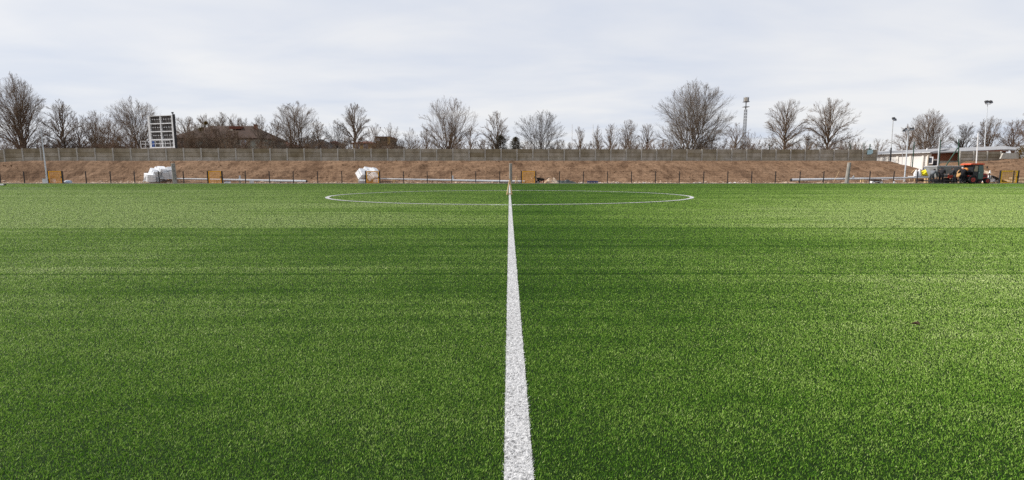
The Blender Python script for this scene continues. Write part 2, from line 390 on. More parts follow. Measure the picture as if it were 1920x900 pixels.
lx = rng.normal(0, .48, len(x)); ly = rng.normal(0, .45, len(x)) + .60*np.clip(N, -1, 1)
V, Fs, T = blades(x, y, wdt(y)*rng.uniform(.7, 1.3, len(x)), hg, tint, lx, ly)
me = mesh_from_np('grass', V, Fs, M['fibre'])
me.attributes.new('tint', 'FLOAT', 'POINT').data.foreach_set('value', T.astype(np.float32))
grass = bpy.data.objects.new('grass', me); COL.objects.link(grass)
tag(grass, 'short green artificial grass fibres covering the pitch', 'grass', kind='stuff')

def white_line(name, x, y, label, backing, wscale=1.0):
    t = np.clip(.6 + .5*(rng.random(len(x))-.5), 0, 1)
    t = np.where(rng.random(len(x)) < .03, 0, t); wear = .55*fbm(x*110, y*70, 77, 2)+.45*fbm(x*14, y*6, 78, 2); ok = rng.random(len(x)) > np.clip((wear-.52)*3.2, 0, .75)*(y < 9); x, y, t = x[ok], y[ok], t[ok]
    V, Fs, T = blades(x, y, wdt(y)*wscale*rng.uniform(.8, 1.4, len(x)), (.007 if wscale == 1 else .017)+.004*rng.random(len(x)), t, rng.normal(0, .60, len(x)), rng.normal(0, .5, len(x)))
    k = len(V); bv, bf = backing
    V = np.concatenate([V, np.array(bv, np.float32)]); Fs = [Fs[0], Fs[1], np.array(bf)+k]
    me = mesh_from_np(name, V, Fs, M['white_fibre']); me.materials.append(M['white_backing'])
    mi = np.zeros(len(me.polygons), np.int32); mi[-len(bf):] = 1; me.polygons.foreach_set('material_index', mi)
    T = np.concatenate([T, np.full(len(bv), .6)])
    me.attributes.new('tint', 'FLOAT', 'POINT').data.foreach_set('value', T.astype(np.float32))
    o = bpy.data.objects.new(name, me); COL.objects.link(o); tag(o, label, 'line', kind='structure')
X_, Y_ = [], []
for y0, y1 in zip(edges, edges[1:]):
    n = int(max(dens((y0+y1)/2)*1.7, 1500)*2*LW*(y1-y0)); X_.append(rng.uniform(-LW, LW, n)); Y_.append(rng.uniform(y0, y1, n))
white_line('halfway_line', np.concatenate(X_), np.concatenate(Y_), 'straight white line running from the camera to the far edge of the pitch',
           ([(-LW,-25,.004),(LW,-25,.004),(LW,YE,.004),(-LW,YE,.004)], [(0,1,2,3)]))
n = 26000; a = rng.uniform(0, 2*np.pi, n); r = CR+rng.uniform(-CW, CW, n)
x = r*np.sin(a); y = CY+r*np.cos(a); k = np.abs(x) > LW+.01
nn = 160; ang = np.linspace(0, 2*np.pi, nn, endpoint=False)
bv = [((CR+q)*math.sin(t), CY+(CR+q)*math.cos(t), .0135) for t in ang for q in (-CW, CW)]
bf = [(2*i, 2*((i+1) % nn), 2*((i+1) % nn)+1, 2*i+1) for i in range(nn) if abs(bv[2*i][0]) > .3]
white_line('centre_circle', x[k], y[k], 'white centre circle crossed by the halfway line', (bv, bf), .6)
for i, (xa, xb, yy) in enumerate(PEN):
    n = 5000
    white_line('penalty_area_line', rng.uniform(xa, xb, n), yy+rng.uniform(-.05, .05, n),
               ['far white line at the left edge of the pitch', 'nearer white line at the left edge of the pitch', 'far white line in front of the red tractor', 'nearer white line in front of the red tractor'][i],
               ([(xa,yy-.05,.012),(xb,yy-.05,.012),(xb,yy+.05,.012),(xa,yy+.05,.012)], [(0,1,2,3)]), .6)
# kerb along the far edge
MB().box((0, YE+.07, -.005), (150, .10, .13)).build('kerb', M['conc_light']); tag(bpy.data.objects['kerb'], 'pale concrete kerb along the far edge of the pitch', 'kerb', kind='structure')
# a scrap of dead leaf on the turf
p = at(1716, 616, 2.46)
lb = MB()
lb.add([(p.x+.022*math.cos(t)*(1+.35*math.sin(3*t)), p.y+.016*math.sin(t), .030+.006*math.sin(2*t)+k) for k in (0,-.003) for t in np.linspace(0, 2*math.pi, 9)[:-1]],
       [tuple(range(8)), tuple(range(15,7,-1))]+[(i, 8+i, 8+(i+1) % 8, (i+1) % 8) for i in range(8)])
tag(lb.build('leaf', M['leaf'], loc=(p.x, p.y, .03)), 'small dark dead leaf lying alone on the turf right of the white line', 'leaf')

exec_parts = []
# ------------------------------------------------------------------ concrete boundary wall
def slab_wall(name, posts, zb, ht, label, group=None, rows=3, post_w=.13, cap=None):
    "posts: list of (x, y); one panel of stacked slabs per bay"
    root = thing(name, (posts[0][0], posts[0][1], zb(0)), label, 'wall', group)
    for i, (px_, py_) in enumerate(posts):
        z0 = zb(i)
        d = Vector((posts[1][0]-posts[0][0], posts[1][1]-posts[0][1], 0)); ang = math.atan2(d.y, d.x)
        MB().box((px_, py_-.03, z0+ht/2-.25), (post_w, .15, ht+.55), (0,0,ang)).build('post', M['wall_post'], root)
    for i in range(len(posts)-1):
        a = Vector((*posts[i], 0)); b = Vector((*posts[i+1], 0)); d = (b-a); ang = math.atan2(d.y, d.x)
        zz = (zb(i)+zb(i+1))/2; mb = MB(); rh = ht/rows; tints = []
        for k in range(rows+1):
            zc = zz+ht-rh*(k+.5)
            mb.box((*((a+b)/2).xy, zc), (d.length-post_w*.4, .055+.004*(k % 2), rh-.055), (random.uniform(-.008,.008), 0, ang))
            t = min(1, max(0, random.gauss((.34,.46,.72,.7,.7)[k] + (.0012*a.x if k < 2 else .0), .13))); tints += [t]*8
        mb.box((*((a+b)/2).xy, zz+ht/2-.2), (d.length-post_w*.4, .02, ht+.3), (0,0,ang)); tints += [.0]*8
        o = mb.build('panel', M['slab'], root)
        o.data.attributes.new('slab', 'FLOAT', 'POINT').data.foreach_set('value', np.array(tints, np.float32))
    return root
wx = [gx(1640, wall_y(48.4))]
P0 = Vector((wx[0], wall_y(wx[0]), 0)); st = Vector((-1, -.072, 0)).normalized()*1.985
posts = [(P0+st*i).xy for i in range(66)]
slab_wall('boundary_wall', [tuple(p) for p in posts], lambda i: float(crest(posts[i][0]))-.02, 1.50, 'long weathered concrete slab wall along the top of the brown bank')

# ------------------------------------------------------------------ trees
def segs_mesh(name, p0, p1, r0, r1, n, m):
    p0 = np.asarray(p0, float); p1 = np.asarray(p1, float); k = len(p0)
    d = p1-p0; L = np.linalg.norm(d, axis=1, keepdims=True); d = d/np.maximum(L, 1e-6)
    ref = np.where(np.abs(d[:,2:3]) < .9, np.array([[0,0,1.]]), np.array([[1.,0,0]]))
    a = np.cross(d, ref); a /= np.linalg.norm(a, axis=1, keepdims=True); b = np.cross(d, a)
    th = np.arange(n)*2*np.pi/n
    ring = a[:,None,:]*np.cos(th)[None,:,None] + b[:,None,:]*np.sin(th)[None,:,None]
    V = np.concatenate([p0[:,None,:]+ring*np.asarray(r0)[:,None,None], p1[:,None,:]+ring*np.asarray(r1)[:,None,None]], 1).reshape(-1,3)
    base = (np.arange(k)*2*n)[:,None]; i = np.arange(n); j = (i+1) % n
    F = np.stack([base+i[None], base+j[None], base+n+j[None], base+n+i[None]], 2).reshape(-1,4)
    return mesh_from_np(name, V, [F], m)
def profile(shape, t):
    if shape == 'dome':   return np.sqrt(np.clip(1-((t-.36)/.64)**2, 0, 1))*np.where(t < .36, np.clip((t+.12)/.48, 0, 1)**.6, 1)
    if shape == 'round':  return np.sqrt(np.clip(1-((t-.52)/.48)**2, 0, 1))**.85
    if shape == 'oval':   return np.sqrt(np.clip(1-((t-.45)/.55)**2, 0, 1))*(1-.25*t)
    if shape == 'fan':    return np.clip(t*1.5, 0, 1)**.7*np.sqrt(np.clip(1-((t-.55)/.45)**2*(t > .55), 0, 1))
    if shape == 'column': return np.sqrt(np.clip(1-((t-.55)/.45)**2, 0, 1))**.7
    return np.clip(1-t, 0, 1)
def grow(H, W, shape, seed, N=20, t0=.12, bf=.45, stems=1, tw=3, trunk_r=None, uneven=.3, fork=None, spread=1.0, side=(7,5,4), fine=1.0):
    "trunk, then limbs sweeping out to the crown's outline, then branches, twigs and sprays"
    g = np.random.default_rng(seed)
    tr = trunk_r or max(.09, H*.020)
    lob = g.uniform(0, 6.283, 6); la = g.uniform(-1, 1, 6)
    def env(az, t):
        "radius of the crown outline at this bearing and height (t from 0 to 1)"
        w = profile(shape, np.clip((t-t0)/(1-t0), 0, 1))
        k = 1 + uneven*(la[0]*np.cos(az+lob[0]) + la[1]*np.cos(2*az+lob[1]+t*4) + la[2]*np.cos(3*az+lob[2]-t*6))/1.8
        return np.maximum(W/2*.94*w*k, .03*W)
    if fork is None: fork = t0+.14
    S0, S1, RA, RB = [], [], [], []
    bases = [np.array([0,0,0.])] if stems == 1 else [np.array([g.uniform(-1,1)*W*.06, g.uniform(-.5,.5), 0]) for _ in range(stems)]
    limbs = []; ga = g.uniform(0, 6.283)
    leader = stems == 1 and shape != 'fan'
    for si, b in enumerate(bases):
        lean = (b[:2]*1.5 if stems > 1 else g.normal(0, .025*H, 2))
        zt = H*(.56 if leader else fork)*g.uniform(.9, 1.1); m = 7; top = None
        pts = [b + np.array([lean[0]*(k/m)**1.5, lean[1]*(k/m)**1.5, zt*k/m]) + (g.normal(0, .012*H, 3)*[1,1,0] if 0 < k else 0) for k in range(m+1)]
        rr = tr/stems**.4
        for k in range(m):
            w0, w1 = ((1-.62*(k/m)), (1-.62*((k+1)/m))) if leader else (1-.04*k, 1-.04*(k+1))
            S0.append(pts[k]); S1.append(pts[k+1]); RA.append(rr*(1.25 if k == 0 else w0)); RB.append(rr*w1)
        nl = max(3, int(round(N/stems)))
        for i in range(nl):
            ga += 2.39996 + g.normal(0, .3)
            u = (i+.5)/nl                                   # 0 = lowest limb, 1 = leader
            tt = min(.995, t0 + (1-t0)*(.06+.93*u**.9)*g.uniform(.94, 1.05))
            e = float(env(ga, np.array(tt)))*g.uniform(.80, 1.0)
            if u > .62: e *= g.uniform(.45, 1.0)
            end = np.array([e*math.cos(ga), e*math.sin(ga), H*tt]) + (0 if stems == 1 else b*.35)
            f = np.clip((t0*.9*H + u*(zt-t0*.9*H))/zt, .25, 1) if leader else np.clip(g.uniform(.35, .6)+.45*u, 0, 1)
            if u > .9: f = 1.0
            k = min(m-1, int(f*m)); st = pts[k] + (pts[k+1]-pts[k])*(f*m-k)
            d = end-st
            ctl = st + d*np.array([.45, .45, .70 if shape != 'fan' else .52]) + np.array([0,0,.05*H*(1-u)])
            limbs.append((st, ctl, end, rr*(.30+.22*(1-abs(2*u-1)))*g.uniform(.7, 1.15)))
    P0 = np.array([l[0] for l in limbs]); PC = np.array([l[1] for l in limbs]); P2 = np.array([l[2] for l in limbs]); r0 = np.array([l[3] for l in limbs])
    def curve(P0, PC, P2, r0, r1, n, wob):
        out0, out1, a, b = [], [], [], []
        prev = P0
        for k in range(1, n+1):
            t = k/n; q = P0*(1-t)**2 + PC*2*t*(1-t) + P2*t*t
            if k < n: q = q + g.normal(0, wob, q.shape)
            out0.append(prev); out1.append(q); prev = q
            a.append(r0+(r1-r0)*((k-1)/n)**.8); b.append(r0+(r1-r0)*t**.8)
        return np.concatenate(out0), np.concatenate(out1), np.concatenate(a), np.concatenate(b)
    def children(P0, PC, P2, r0, m, lo, ratio, ang, lift):
        n = len(P0); idx = np.repeat(np.arange(n), m)
        s = (np.tile(np.arange(m), n)+g.random(n*m))/m*(1-lo)+lo
        A, B, C = P0[idx], PC[idx], P2[idx]; s1 = s[:,None]
        st = A*(1-s1)**2 + B*2*s1*(1-s1) + C*s1**2
        T = 2*(1-s1)*(B-A)+2*s1*(C-B); T /= np.linalg.norm(T, axis=1, keepdims=True)+1e-6
        rv = g.normal(0, 1, T.shape); pv = rv-(rv*T).sum(1, keepdims=True)*T; pv /= np.linalg.norm(pv, axis=1, keepdims=True)+1e-6
        an = g.normal(ang, .15, (len(s),1))
        d = T*np.cos(an)+pv*np.sin(an)+np.array([0,0,lift]); d /= np.linalg.norm(d, axis=1, keepdims=True)
        L = np.linalg.norm(P2-P0, axis=1)[idx]*ratio*(1.15-.62*s)*g.uniform(.6, 1.15, len(s))
        en = st+d*L[:,None]
        # stay inside the outline
        t = en[:,2]/H; az = np.arctan2(en[:,1], en[:,0]); rad = np.hypot(en[:,0], en[:,1]); lim = env(az, np.clip(t, t0, .995))*1.04
        k = np.clip(lim/np.maximum(rad, 1e-3), .30, 1); over = np.clip((1.02-st[:,2]/H)/np.maximum(t-st[:,2]/H, 1e-3), .3, 1)
        en = st+d*(L*np.minimum(k, over))[:,None]
        ct = (st+en)/2 + np.array([0,0,-.06])*L[:,None] + g.normal(0, .05, st.shape)*L[:,None]
        return st, ct, en, (r0[idx]*(1-.6*s)*.55)
    a0, a1, ra, rb = curve(P0, PC, P2, r0, r0*.16, 9, .012*H*.5)
    trunk = (np.concatenate([np.array(S0), a0]), np.concatenate([np.array(S1), a1]), np.concatenate([RA, ra]), np.concatenate([RB, rb]))
    c1 = children(P0, PC, P2, r0, side[0], .14, .58, .52, .06)
    c1 = (c1[0], c1[1], c1[2], np.clip(c1[3], .014, .036)*min(1, H/8+.2))
    b0 = curve(*c1, c1[3]*.35, 5, .05*min(1,H/10))
    c2 = children(*c1, side[1], .12, .55, .46, .05); c2 = (c2[0], c2[1], c2[2], np.clip(c2[3], .009, .013))
    b1 = curve(*c2, c2[3]*.5, 3, .03)
    c3 = children(*c2, side[2], .1, .85, .42, .03); c3 = (c3[0], c3[1], c3[2], np.full(len(c3[0]), .0055*fine))
    b2 = curve(*c3, c3[3]*.6, 2, .02)
    # sprays straight off the limb ends
    c4 = children(P0, PC, P2, r0, 8, .45, .14, .6, .1); c4 = (c4[0], c4[1], c4[2], np.full(len(c4[0]), .009)); b3 = curve(*c4, c4[3]*.5, 2, .02)
    cr = [np.concatenate(q) for q in zip(b0, b1, b2, b3)]
    return trunk, tuple(cr)
ZB = 2.1
def tree(name, px, top, wpx, Y, shape, label, bark='bark', N=420, group='bare trees behind the wall', zb=ZB, seed=None, cat='tree', **kw):
    p = at(px, top, Y); base = at(px, 278, Y)
    H = p.z-zb; loc = Vector((base.x, Y, zb)); W = wpx*S(Y)
    root = thing(name, loc, label, cat, group)
    n = max(7, int(N**.5*(.95 if kw.get('stems',1) == 1 else 1.15))); k = min(1.25, max(.75, H/9))
    tr, cr = grow(H, W, shape, seed if seed is not None else int(px*7+top), n, side=(max(5,int(8*k)), max(4,int(6*k)), 5), **kw)
    for nm, a, n in (('trunk', tr, 7), ('crown', cr, 3)):
        o = bpy.data.objects.new(nm, segs_mesh(nm, *a, n, M[bark])); COL.objects.link(o); o.parent = root
    return root
TREES = [
 # px, top, width, Y, shape, label, bark, N, extra
 (44,142,112,74,'oval','tallest bare tree at the far left edge, leaning stems, behind the wall','bark',800,dict(stems=2,t0=.10,uneven=.45)),
 (121,188,74,78,'oval','slender bare tree right of the tall tree at the far left','bark',420,dict(t0=.2)),
 (150,214,52,80,'round','small brown bare tree right of the grey lighting pole','bark_red',300,dict(t0=.2)),
 (184,205,48,82,'fan','thin sparse tree left of the dense brown clump by the scoreboard','bark',260,dict(t0=.2)),
 (213,216,64,80,'dome','low dense brown tree in the clump left of the scoreboard','bark_red',420,dict(t0=.08,stems=2)),
 (254,183,112,76,'dome','wide dense bare tree rising behind the white scoreboard','bark',850,dict(t0=.08,stems=3)),
 (300,226,50,82,'dome','low bare tree directly behind the scoreboard frame','bark',300,dict(t0=.08,stems=2)),
 (352,217,52,100,'round','bare tree just right of the scoreboard, behind the brown roof','bark',300,dict(t0=.3)),
 (386,214,50,104,'round','bare tree behind the brown roof, above the golden moss ball','bark',300,dict(t0=.3)),
 (420,212,48,102,'round','bare tree behind the middle of the long brown roof','bark_grey',300,dict(t0=.3)),
 (446,215,36,104,'column','upright bare tree behind the roof, left of the brick chimney','bark',220,dict(t0=.3)),
 (461,219,26,102,'column','narrow bare tree behind the roof just left of the chimney','bark',160,dict(t0=.3)),
 (490,217,36,80,'column','upright bare tree at the right gable of the brown roofed house','bark_grey',340,dict(t0=.2)),
 (519,222,42,84,'oval','small dark bare tree left of the round crowned tree beside the house','bark',260,dict(t0=.17)),
 (556,191,98,76,'dome','round crowned bare tree between the brown house and the dark slate roof','bark',820,dict(t0=.12,stems=2,uneven=.35)),
 (598,221,38,82,'oval','narrow bare tree right of the round crowned tree, above red roofs','bark',260,dict(t0=.17)),
 (634,224,58,78,'dome','dark low spreading tree left of the ochre house','bark_dark',520,dict(t0=.05,stems=3)),
 (667,196,60,78,'round','tall bare tree in front of the ochre house','bark',460,dict(t0=.3)),
 (703,232,48,84,'round','reddish bare tree directly in front of the olive flat block','bark_red',280,dict(t0=.2)),
 (735,231,44,84,'fan','bare forked tree right of the olive flat block','bark',260,dict(t0=.17)),
 (768,236,38,86,'fan','small pale forked tree left of the great fan shaped tree','bark_grey',220,dict(t0=.05)),
 (800,238,44,86,'oval','small bare tree under the left side of the fan shaped tree','bark',240,dict(t0=.17)),
 (840,181,116,75,'fan','great fan shaped bare tree with low fork left of the centre','bark',780,dict(t0=.06,bf=.6,uneven=.35)),
 (884,238,46,84,'oval','small bare tree under the right side of the fan shaped tree','bark',260,dict(t0=.17)),
 (930,209,64,80,'round','bare tree with dark undergrowth just left of the centre line','bark',460,dict(t0=.2,uneven=.4)),
 (1014,206,104,76,'dome','dense dome shaped many stemmed tree just right of the centre line','bark_dark',900,dict(t0=.04,stems=4,uneven=.2,bf=.7)),
 (1087,238,26,88,'column','small narrow tree between the two white flagpoles','bark',200,dict(t0=.2)),
 (1120,235,32,88,'oval','bare tree just right of the second white flagpole','bark',240,dict(t0=.2)),
 (1146,232,32,88,'column','upright bare tree behind the third flagpole','bark',260,dict(t0=.2)),
 (1177,226,40,88,'column','tallest of the pollarded upright trees left of the giant dome tree','bark',360,dict(t0=.2,stems=2)),
 (1212,231,34,88,'column','upright tree next to the left edge of the giant dome tree','bark',260,dict(t0=.2)),
 (1296,154,140,74,'dome','giant dome shaped bare tree, the largest of all, left of the antenna tower','bark_grey',1300,dict(t0=.05,stems=3,bf=.75,uneven=.18)),
 (1378,232,58,82,'round','bare tree standing left of the antenna tower foot','bark',380,dict(t0=.2)),
 (1408,248,48,84,'fan','low bare tree right of the antenna tower foot','bark',260,dict(t0=.17)),
 (1470,187,90,76,'round','left of the two tall open crowned trees at the right end of the wall','bark',620,dict(t0=.20,uneven=.4)),
 (1513,248,42,84,'oval','small tree between the two tall open crowned trees','bark',240,dict(t0=.17)),
 (1550,185,86,76,'round','right of the two tall open crowned trees at the right end of the wall','bark',600,dict(t0=.20,uneven=.45)),
 (1594,250,52,84,'fan','low spreading tree near the pale blue board on the wall','bark',280,dict(t0=.17)),
 (1648,258,40,100,'round','small round tree behind the left end of the white garages','bark',260,dict(t0=.2)),
 (1700,234,48,98,'round','brownish tree behind the twin floodlight mast and white garages','bark_red',320,dict(t0=.2)),
 (1741,206,76,90,'dome','tall dome shaped tree behind the white garages','bark',620,dict(t0=.12,stems=2,bf=.6)),
 (1807,231,60,88,'round','dark gnarled tree behind the long grey roof','bark_dark',480,dict(t0=.2,bf=.3)),
 (1851,219,56,90,'round','open tree behind the tallest floodlight mast','bark',420,dict(t0=.2,uneven=.4)),
 (1897,222,56,88,'round','bare tree at the far right edge of the picture','bark_red',420,dict(t0=.2)),
 (1935,205,60,84,'round','bare tree half cut off by the right picture edge','bark_red',420,dict(t0=.2)),
]
for px, top, w, Y, sh, lab, bk, N, kw in TREES:
    zb = 1.2 if px > 1640 else ZB
    tree('bare_tree', px, top, w, Y, sh, lab, bk, N, zb=zb, **kw)
# thickets of low shrubs just behind the wall
shp = []
for s in range(4):
    root = thing('bare_shrub', (0,0,-50), 'low tangled bare shrub peeping over the concrete wall', 'shrub', 'bare shrubs behind the wall')
    tr, cr = grow(3.2, 3.4, 'dome', 900+s, 14, t0=.03, stems=4, trunk_r=.05, side=(5,4,3))
    for nm, a, n in (('trunk', tr, 4), ('crown', cr, 3)):
        o = bpy.data.objects.new(nm, segs_mesh(nm, *a, n, M[['bark','bark_red','bark_grey','bark_dark'][s]])); COL.objects.link(o); o.parent = root
    shp.append(root)
spots = [(8,258,0),(28,262,1),(95,255,1),(112,262,0),(135,258,3),(170,262,1),(196,256,0),(232,252,1),(268,262,0),(345,246,1),(358,242,0),(370,238,2),(384,230,1),(395,236,0),(406,230,2),(418,238,1),(430,238,0),(443,246,0),(505,262,0),
         (535,258,3),(580,256,0),(612,262,1),(650,258,3),(690,262,1),(720,262,0),(752,262,2),(784,258,0),(812,262,2),(858,256,0),(902,258,0),(922,255,3),(985,262,0),(1045,258,0),(1075,266,1),(1106,266,0),(1135,266,1),
         (1195,264,0),(1232,258,1),(1252,262,0),(1330,260,0),(1352,256,1),(1392,260,0),(1425,266,1),(1450,264,0),(1490,264,1),(1530,262,0),(1572,262,1),(1612,268,0)]
spots += [(x_, t_, k_) for x_, t_, k_ in zip(range(60, 780, 24), [256,262,250,258,264,254,260,252,262,257]*3, [1,0,3,1,2,0,1,0,1,3]*3)] + [(x_, t_, k_) for x_, t_, k_ in zip(range(1060, 1640, 29), [264,268,262,266,260,267,263]*3, [1,0,2,1,0,1,2]*3)]
used = set()
for i, (px, top, k) in enumerate(spots):
    Y = 70+(i*37 % 9); p = at(px, top, Y)
    o = shp[k] if k not in used else copy_tree(shp[k]); used.add(k)
    sc = (p.z-ZB)/3.2; o.location = (at(px, 278, Y).x, Y, ZB); o.scale = (sc*random.uniform(.9,1.3), sc, sc); o.rotation_euler.z = random.uniform(0, 6.28)
# two dark conifers left and right of the centre
def evergreen(px, top, wpx, Y, label):
    p = at(px, top, Y); H = p.z-ZB; W = wpx*S(Y); root = thing('evergreen_bush', (p.x, Y, ZB), label, 'bush', 'dark evergreen bushes')
    MB().tube((p.x,Y,ZB), (p.x,Y,ZB+H*.9), .14, .03, 8).build('trunk', M['bark_dark'], root)
    g = np.random.default_rng(int(px)); n = 1500
    t = g.random(n)**.8; a = g.uniform(0, 6.283, n); rr = W/2*np.sqrt(np.clip(1-t**2.2,0,1))*g.uniform(.3, 1.1, n)*(1+.28*np.sin(a*3+t*7))
    c = np.stack([rr*np.cos(a), rr*np.sin(a), H*(.06+.94*t)], 1)
    d = np.stack([np.cos(a), np.sin(a), g.uniform(-.5, .4, n)], 1)+g.normal(0, .4, (n,3)); d /= np.linalg.norm(d, axis=1, keepdims=True)
    o = bpy.data.objects.new('crown', segs_mesh('crown', c-d*.2, c+d*.22, np.full(n,.022), np.full(n,.006), 3, M['evergreen'])); COL.objects.link(o); o.parent = root
evergreen(939, 254, 36, 74, 'dark bushy evergreen behind the wall just left of the centre line')
evergreen(967, 257, 26, 73, 'dark bushy evergreen behind the wall just right of the centre line')
# golden clumps of mistletoe in the shrubs before the brown roof
for (px, py, r, lab) in ((386,231,5,'golden brown ball of mistletoe above the roof ridge of the brown house'), (377,242,6,'larger ragged mistletoe ball in front of the brown roof')):
    c = at(px, py, 79); g = np.random.default_rng(px); n = 260
    d = g.normal(0, 1, (n,3)); d /= np.linalg.norm(d, axis=1, keepdims=True); L = g.uniform(.3, 1, n)[:,None]*r*S(79)
    me = segs_mesh('mistletoe', d*L*.2, d*L, np.full(n,.03), np.full(n,.015), 3, M['moss'])
    o = bpy.data.objects.new('mistletoe', me); COL.objects.link(o); o.location = c; tag(o, lab, 'mistletoe')
#PART2
# ------------------------------------------------------------------ fence, gates
YF = 54.0
def gp(px, Y=YF): X = gx(px, Y); return Vector((X, Y, max(gz(X, Y), -.02)))
FH = 1.30
def fence(post_px, label, nopost=(), ends=(None, None), Y=YF):
    pts = [gp(p, Y) for p in post_px]
    allp = ([gp(ends[0], Y)] if ends[0] else []) + pts + ([gp(ends[1], Y)] if ends[1] else [])
    root = thing('mesh_fence', pts[0], label, 'fence', 'fence runs along the far side')
    for p in pts:
        MB().box((p.x, p.y, p.z+FH/2), (.075, .055, FH)).box((p.x, p.y, p.z+FH+.006), (.085, .065, .02)).build('post', M['dark_steel'], root)
    for a, b in zip(allp, allp[1:]):
        mb = MB(); z = min(a.z, b.z)+.04; x0, x1 = a.x+.045, b.x-.045
        for k, zz in enumerate(np.linspace(z, z+FH-.08, 7)): mb.box(((x0+x1)/2, Y-.03, zz), (x1-x0, .014 if k in (0,3,6) else .005, .014 if k in (0,3,6) else .005))
        nv = int((x1-x0)/.25)
        for k in range(nv+1): mb.box((x0+(x1-x0)*k/nv, Y-.038, z+FH/2-.04), (.004, .004, FH-.06))
        mb.build('mesh_panel', M['dark_steel'], root)
def gate(x0, x1, label, Y=YF, m='orange', h=FH, fine=.115, posts=True, tilt=0):
    a, b = gp(x0, Y), gp(x1, Y); z = min(a.z, b.z)+.03; root = thing('gate', ((a.x+b.x)/2, Y, z), label, 'gate', 'small pitch gates')
    if posts:
        for p in (a, b): MB().box((p.x, Y, z+h/2-.02), (.11, .10, h+.04)).box((p.x, Y, z+h+.008), (.12, .11, .02)).build('post', M['dark_steel'], root)
    xa, xb = a.x+.085, b.x-.085; fr = MB(); w = .13 if m == 'yellow' else .09
    fr.box(((xa+xb)/2, Y, z+w/2), (xb-xa, .05, w)).box(((xa+xb)/2, Y, z+h-w/2), (xb-xa, .05, w))
    fr.box((xa+w/2, Y, z+h/2), (w, .048, h-2*w)).box((xb-w/2, Y, z+h/2), (w, .048, h-2*w)); fr.build('frame', M[m], root)
    pm = MB(); n = int((xb-xa)/fine); k2 = int(h/.11)
    for k in range(1, n): pm.box((xa+w+(xb-xa-2*w)*k/n, Y-.004, z+h/2), (.019, .012, h-2*w))
    for k in range(1, k2): pm.box(((xa+xb)/2, Y+.010, z+w+(h-2*w)*k/k2), (xb-xa-2*w, .012, .016))
    pm.build('mesh_infill', M[m], root)
    MB().box((xb-.03, Y-.05, z+h*.52), (.05, .05, .14)).build('lock', M['dark_steel'], root)
fence([0,45], 'short dark mesh fence run at the far left edge, left of the grey lighting pole', ends=(-45, 88))
fence([161,207,252,298,344], 'dark mesh fence run from the leftmost orange gate to the second one', ends=(119,388))
fence([460,505,550,595.5,641], 'dark mesh fence run between the second orange gate and the smaller white heap', ends=(418,684))
fence([756.5,801,847,892,937], 'dark mesh fence run in front of the long lying mast left of the centre', ends=(714,976))
fence([1049,1094,1139,1184,1229,1274,1319.5,1364.5,1409.5,1454,1500,1544.5,1587,1631,1676,1720], 'longest dark mesh fence run, right of the centre and past the big tree', ends=(1006,1757))
gate(89.5,117, 'leftmost orange gate beside the grey lighting pole')
gate(389.5,416.5, 'orange gate standing before the thin end of the leftmost lying mast')
gate(685.5,712, 'orange gate in front of the heap of tipped white blocks')
gate(977.5,1004.5, 'orange gate beside the black and red wheelbarrow, densely meshed', fine=.075)
g_ = gate(1875,1909, 'bright yellow gate at the far right in front of the timber stack', m='yellow', h=1.36, fine=.22)
for px, lab, h in ((1855, 'single dark fence post carrying a white cone, right of the red tractor', 1.12), (1900.5, 'thin brown red post just in front of the yellow gate', 1.36), (1757, 'dark fence post standing just left of the bending workers', 1.25)):
    p = gp(px, YF-.25 if px > 1890 else YF)
    tag(MB().box((0,0,h/2), (.075,.06,h)).box((0,0,h+.006), (.085,.07,.016)).build('fence_post', M['dark_steel']), lab, 'post', 'lone fence posts').location = p
p = gp(1855)
cone = thing('marker_cone', p+Vector((0,0,1.135)), 'small white cone set on top of a dark post', 'cone')
MB().tube(p+Vector((0,0,1.135)), p+Vector((0,0,1.37)), .085, .045, 12).tube(p+Vector((0,0,1.37)), p+Vector((0,0,1.42)), .045, .02, 12).build('body', M['white_paint'], cone)
MB().box(p+Vector((0,0,1.145)), (.24,.24,.02)).build('base', M['white_paint'], cone)

# ------------------------------------------------------------------ stubby concrete posts
def stub(px, top, Y, label, bot_w, lean=0, loop=True):
    X = gx(px, Y); z0 = max(gz(X, Y), -.02); zt = at(px, top, Y).z; root = thing('concrete_post', (X, Y, z0), label, 'post', 'short concrete posts')
    w = bot_w*S(Y); d = Vector((lean, 0, 1)); n = 8
    rings = []
    for k in range(6):
        f = k/5; c = Vector((X, Y, z0-.1))+d*(zt-z0+.1)*f; r = w/2*(1.06-.12*f)
        rings.append([c+Vector((r*math.cos(R(22.5+45*i)), r*math.sin(R(22.5+45*i)), 0)) for i in range(n)])
    MB().loft(rings).build('shaft', M['conc_pole'], root)
    t = Vector((X, Y, zt))+Vector((lean*(zt-z0),0,0))
    MB().tube(t, t+Vector((0,0,.03)), w*.5, w*.42, 10).build('cap', M['conc_light'], root)
    for k in range(4): q = Vector((X, Y, z0))+d*(zt-z0)*(.25+.2*k); MB().box(q+Vector((w*.42,-.12,0)), (.03,.05,.07)).build('clip', M['dark_steel'], root)
    if loop:
        pts = [t+Vector((-.42*math.cos(a)*.6-.10, .05, .28*math.sin(a)+.0)) for a in np.linspace(-.5, 3.1, 12)]
        MB().path(pts, .022, 6).build('cable_loop', M['dark_steel'], root)
stub(327.5, 307, 53.7, 'grey concrete post with cable loop beside the big heap of white blocks', 7.0, -.03)
stub(957.5, 307, 53.7, 'grey concrete post behind the wooden stand on the centre line', 6.0, 0, False)
stub(1588, 305.5, 53.7, 'grey concrete post right of centre leaning a little, before the dark fence', 6.4, .06, False)

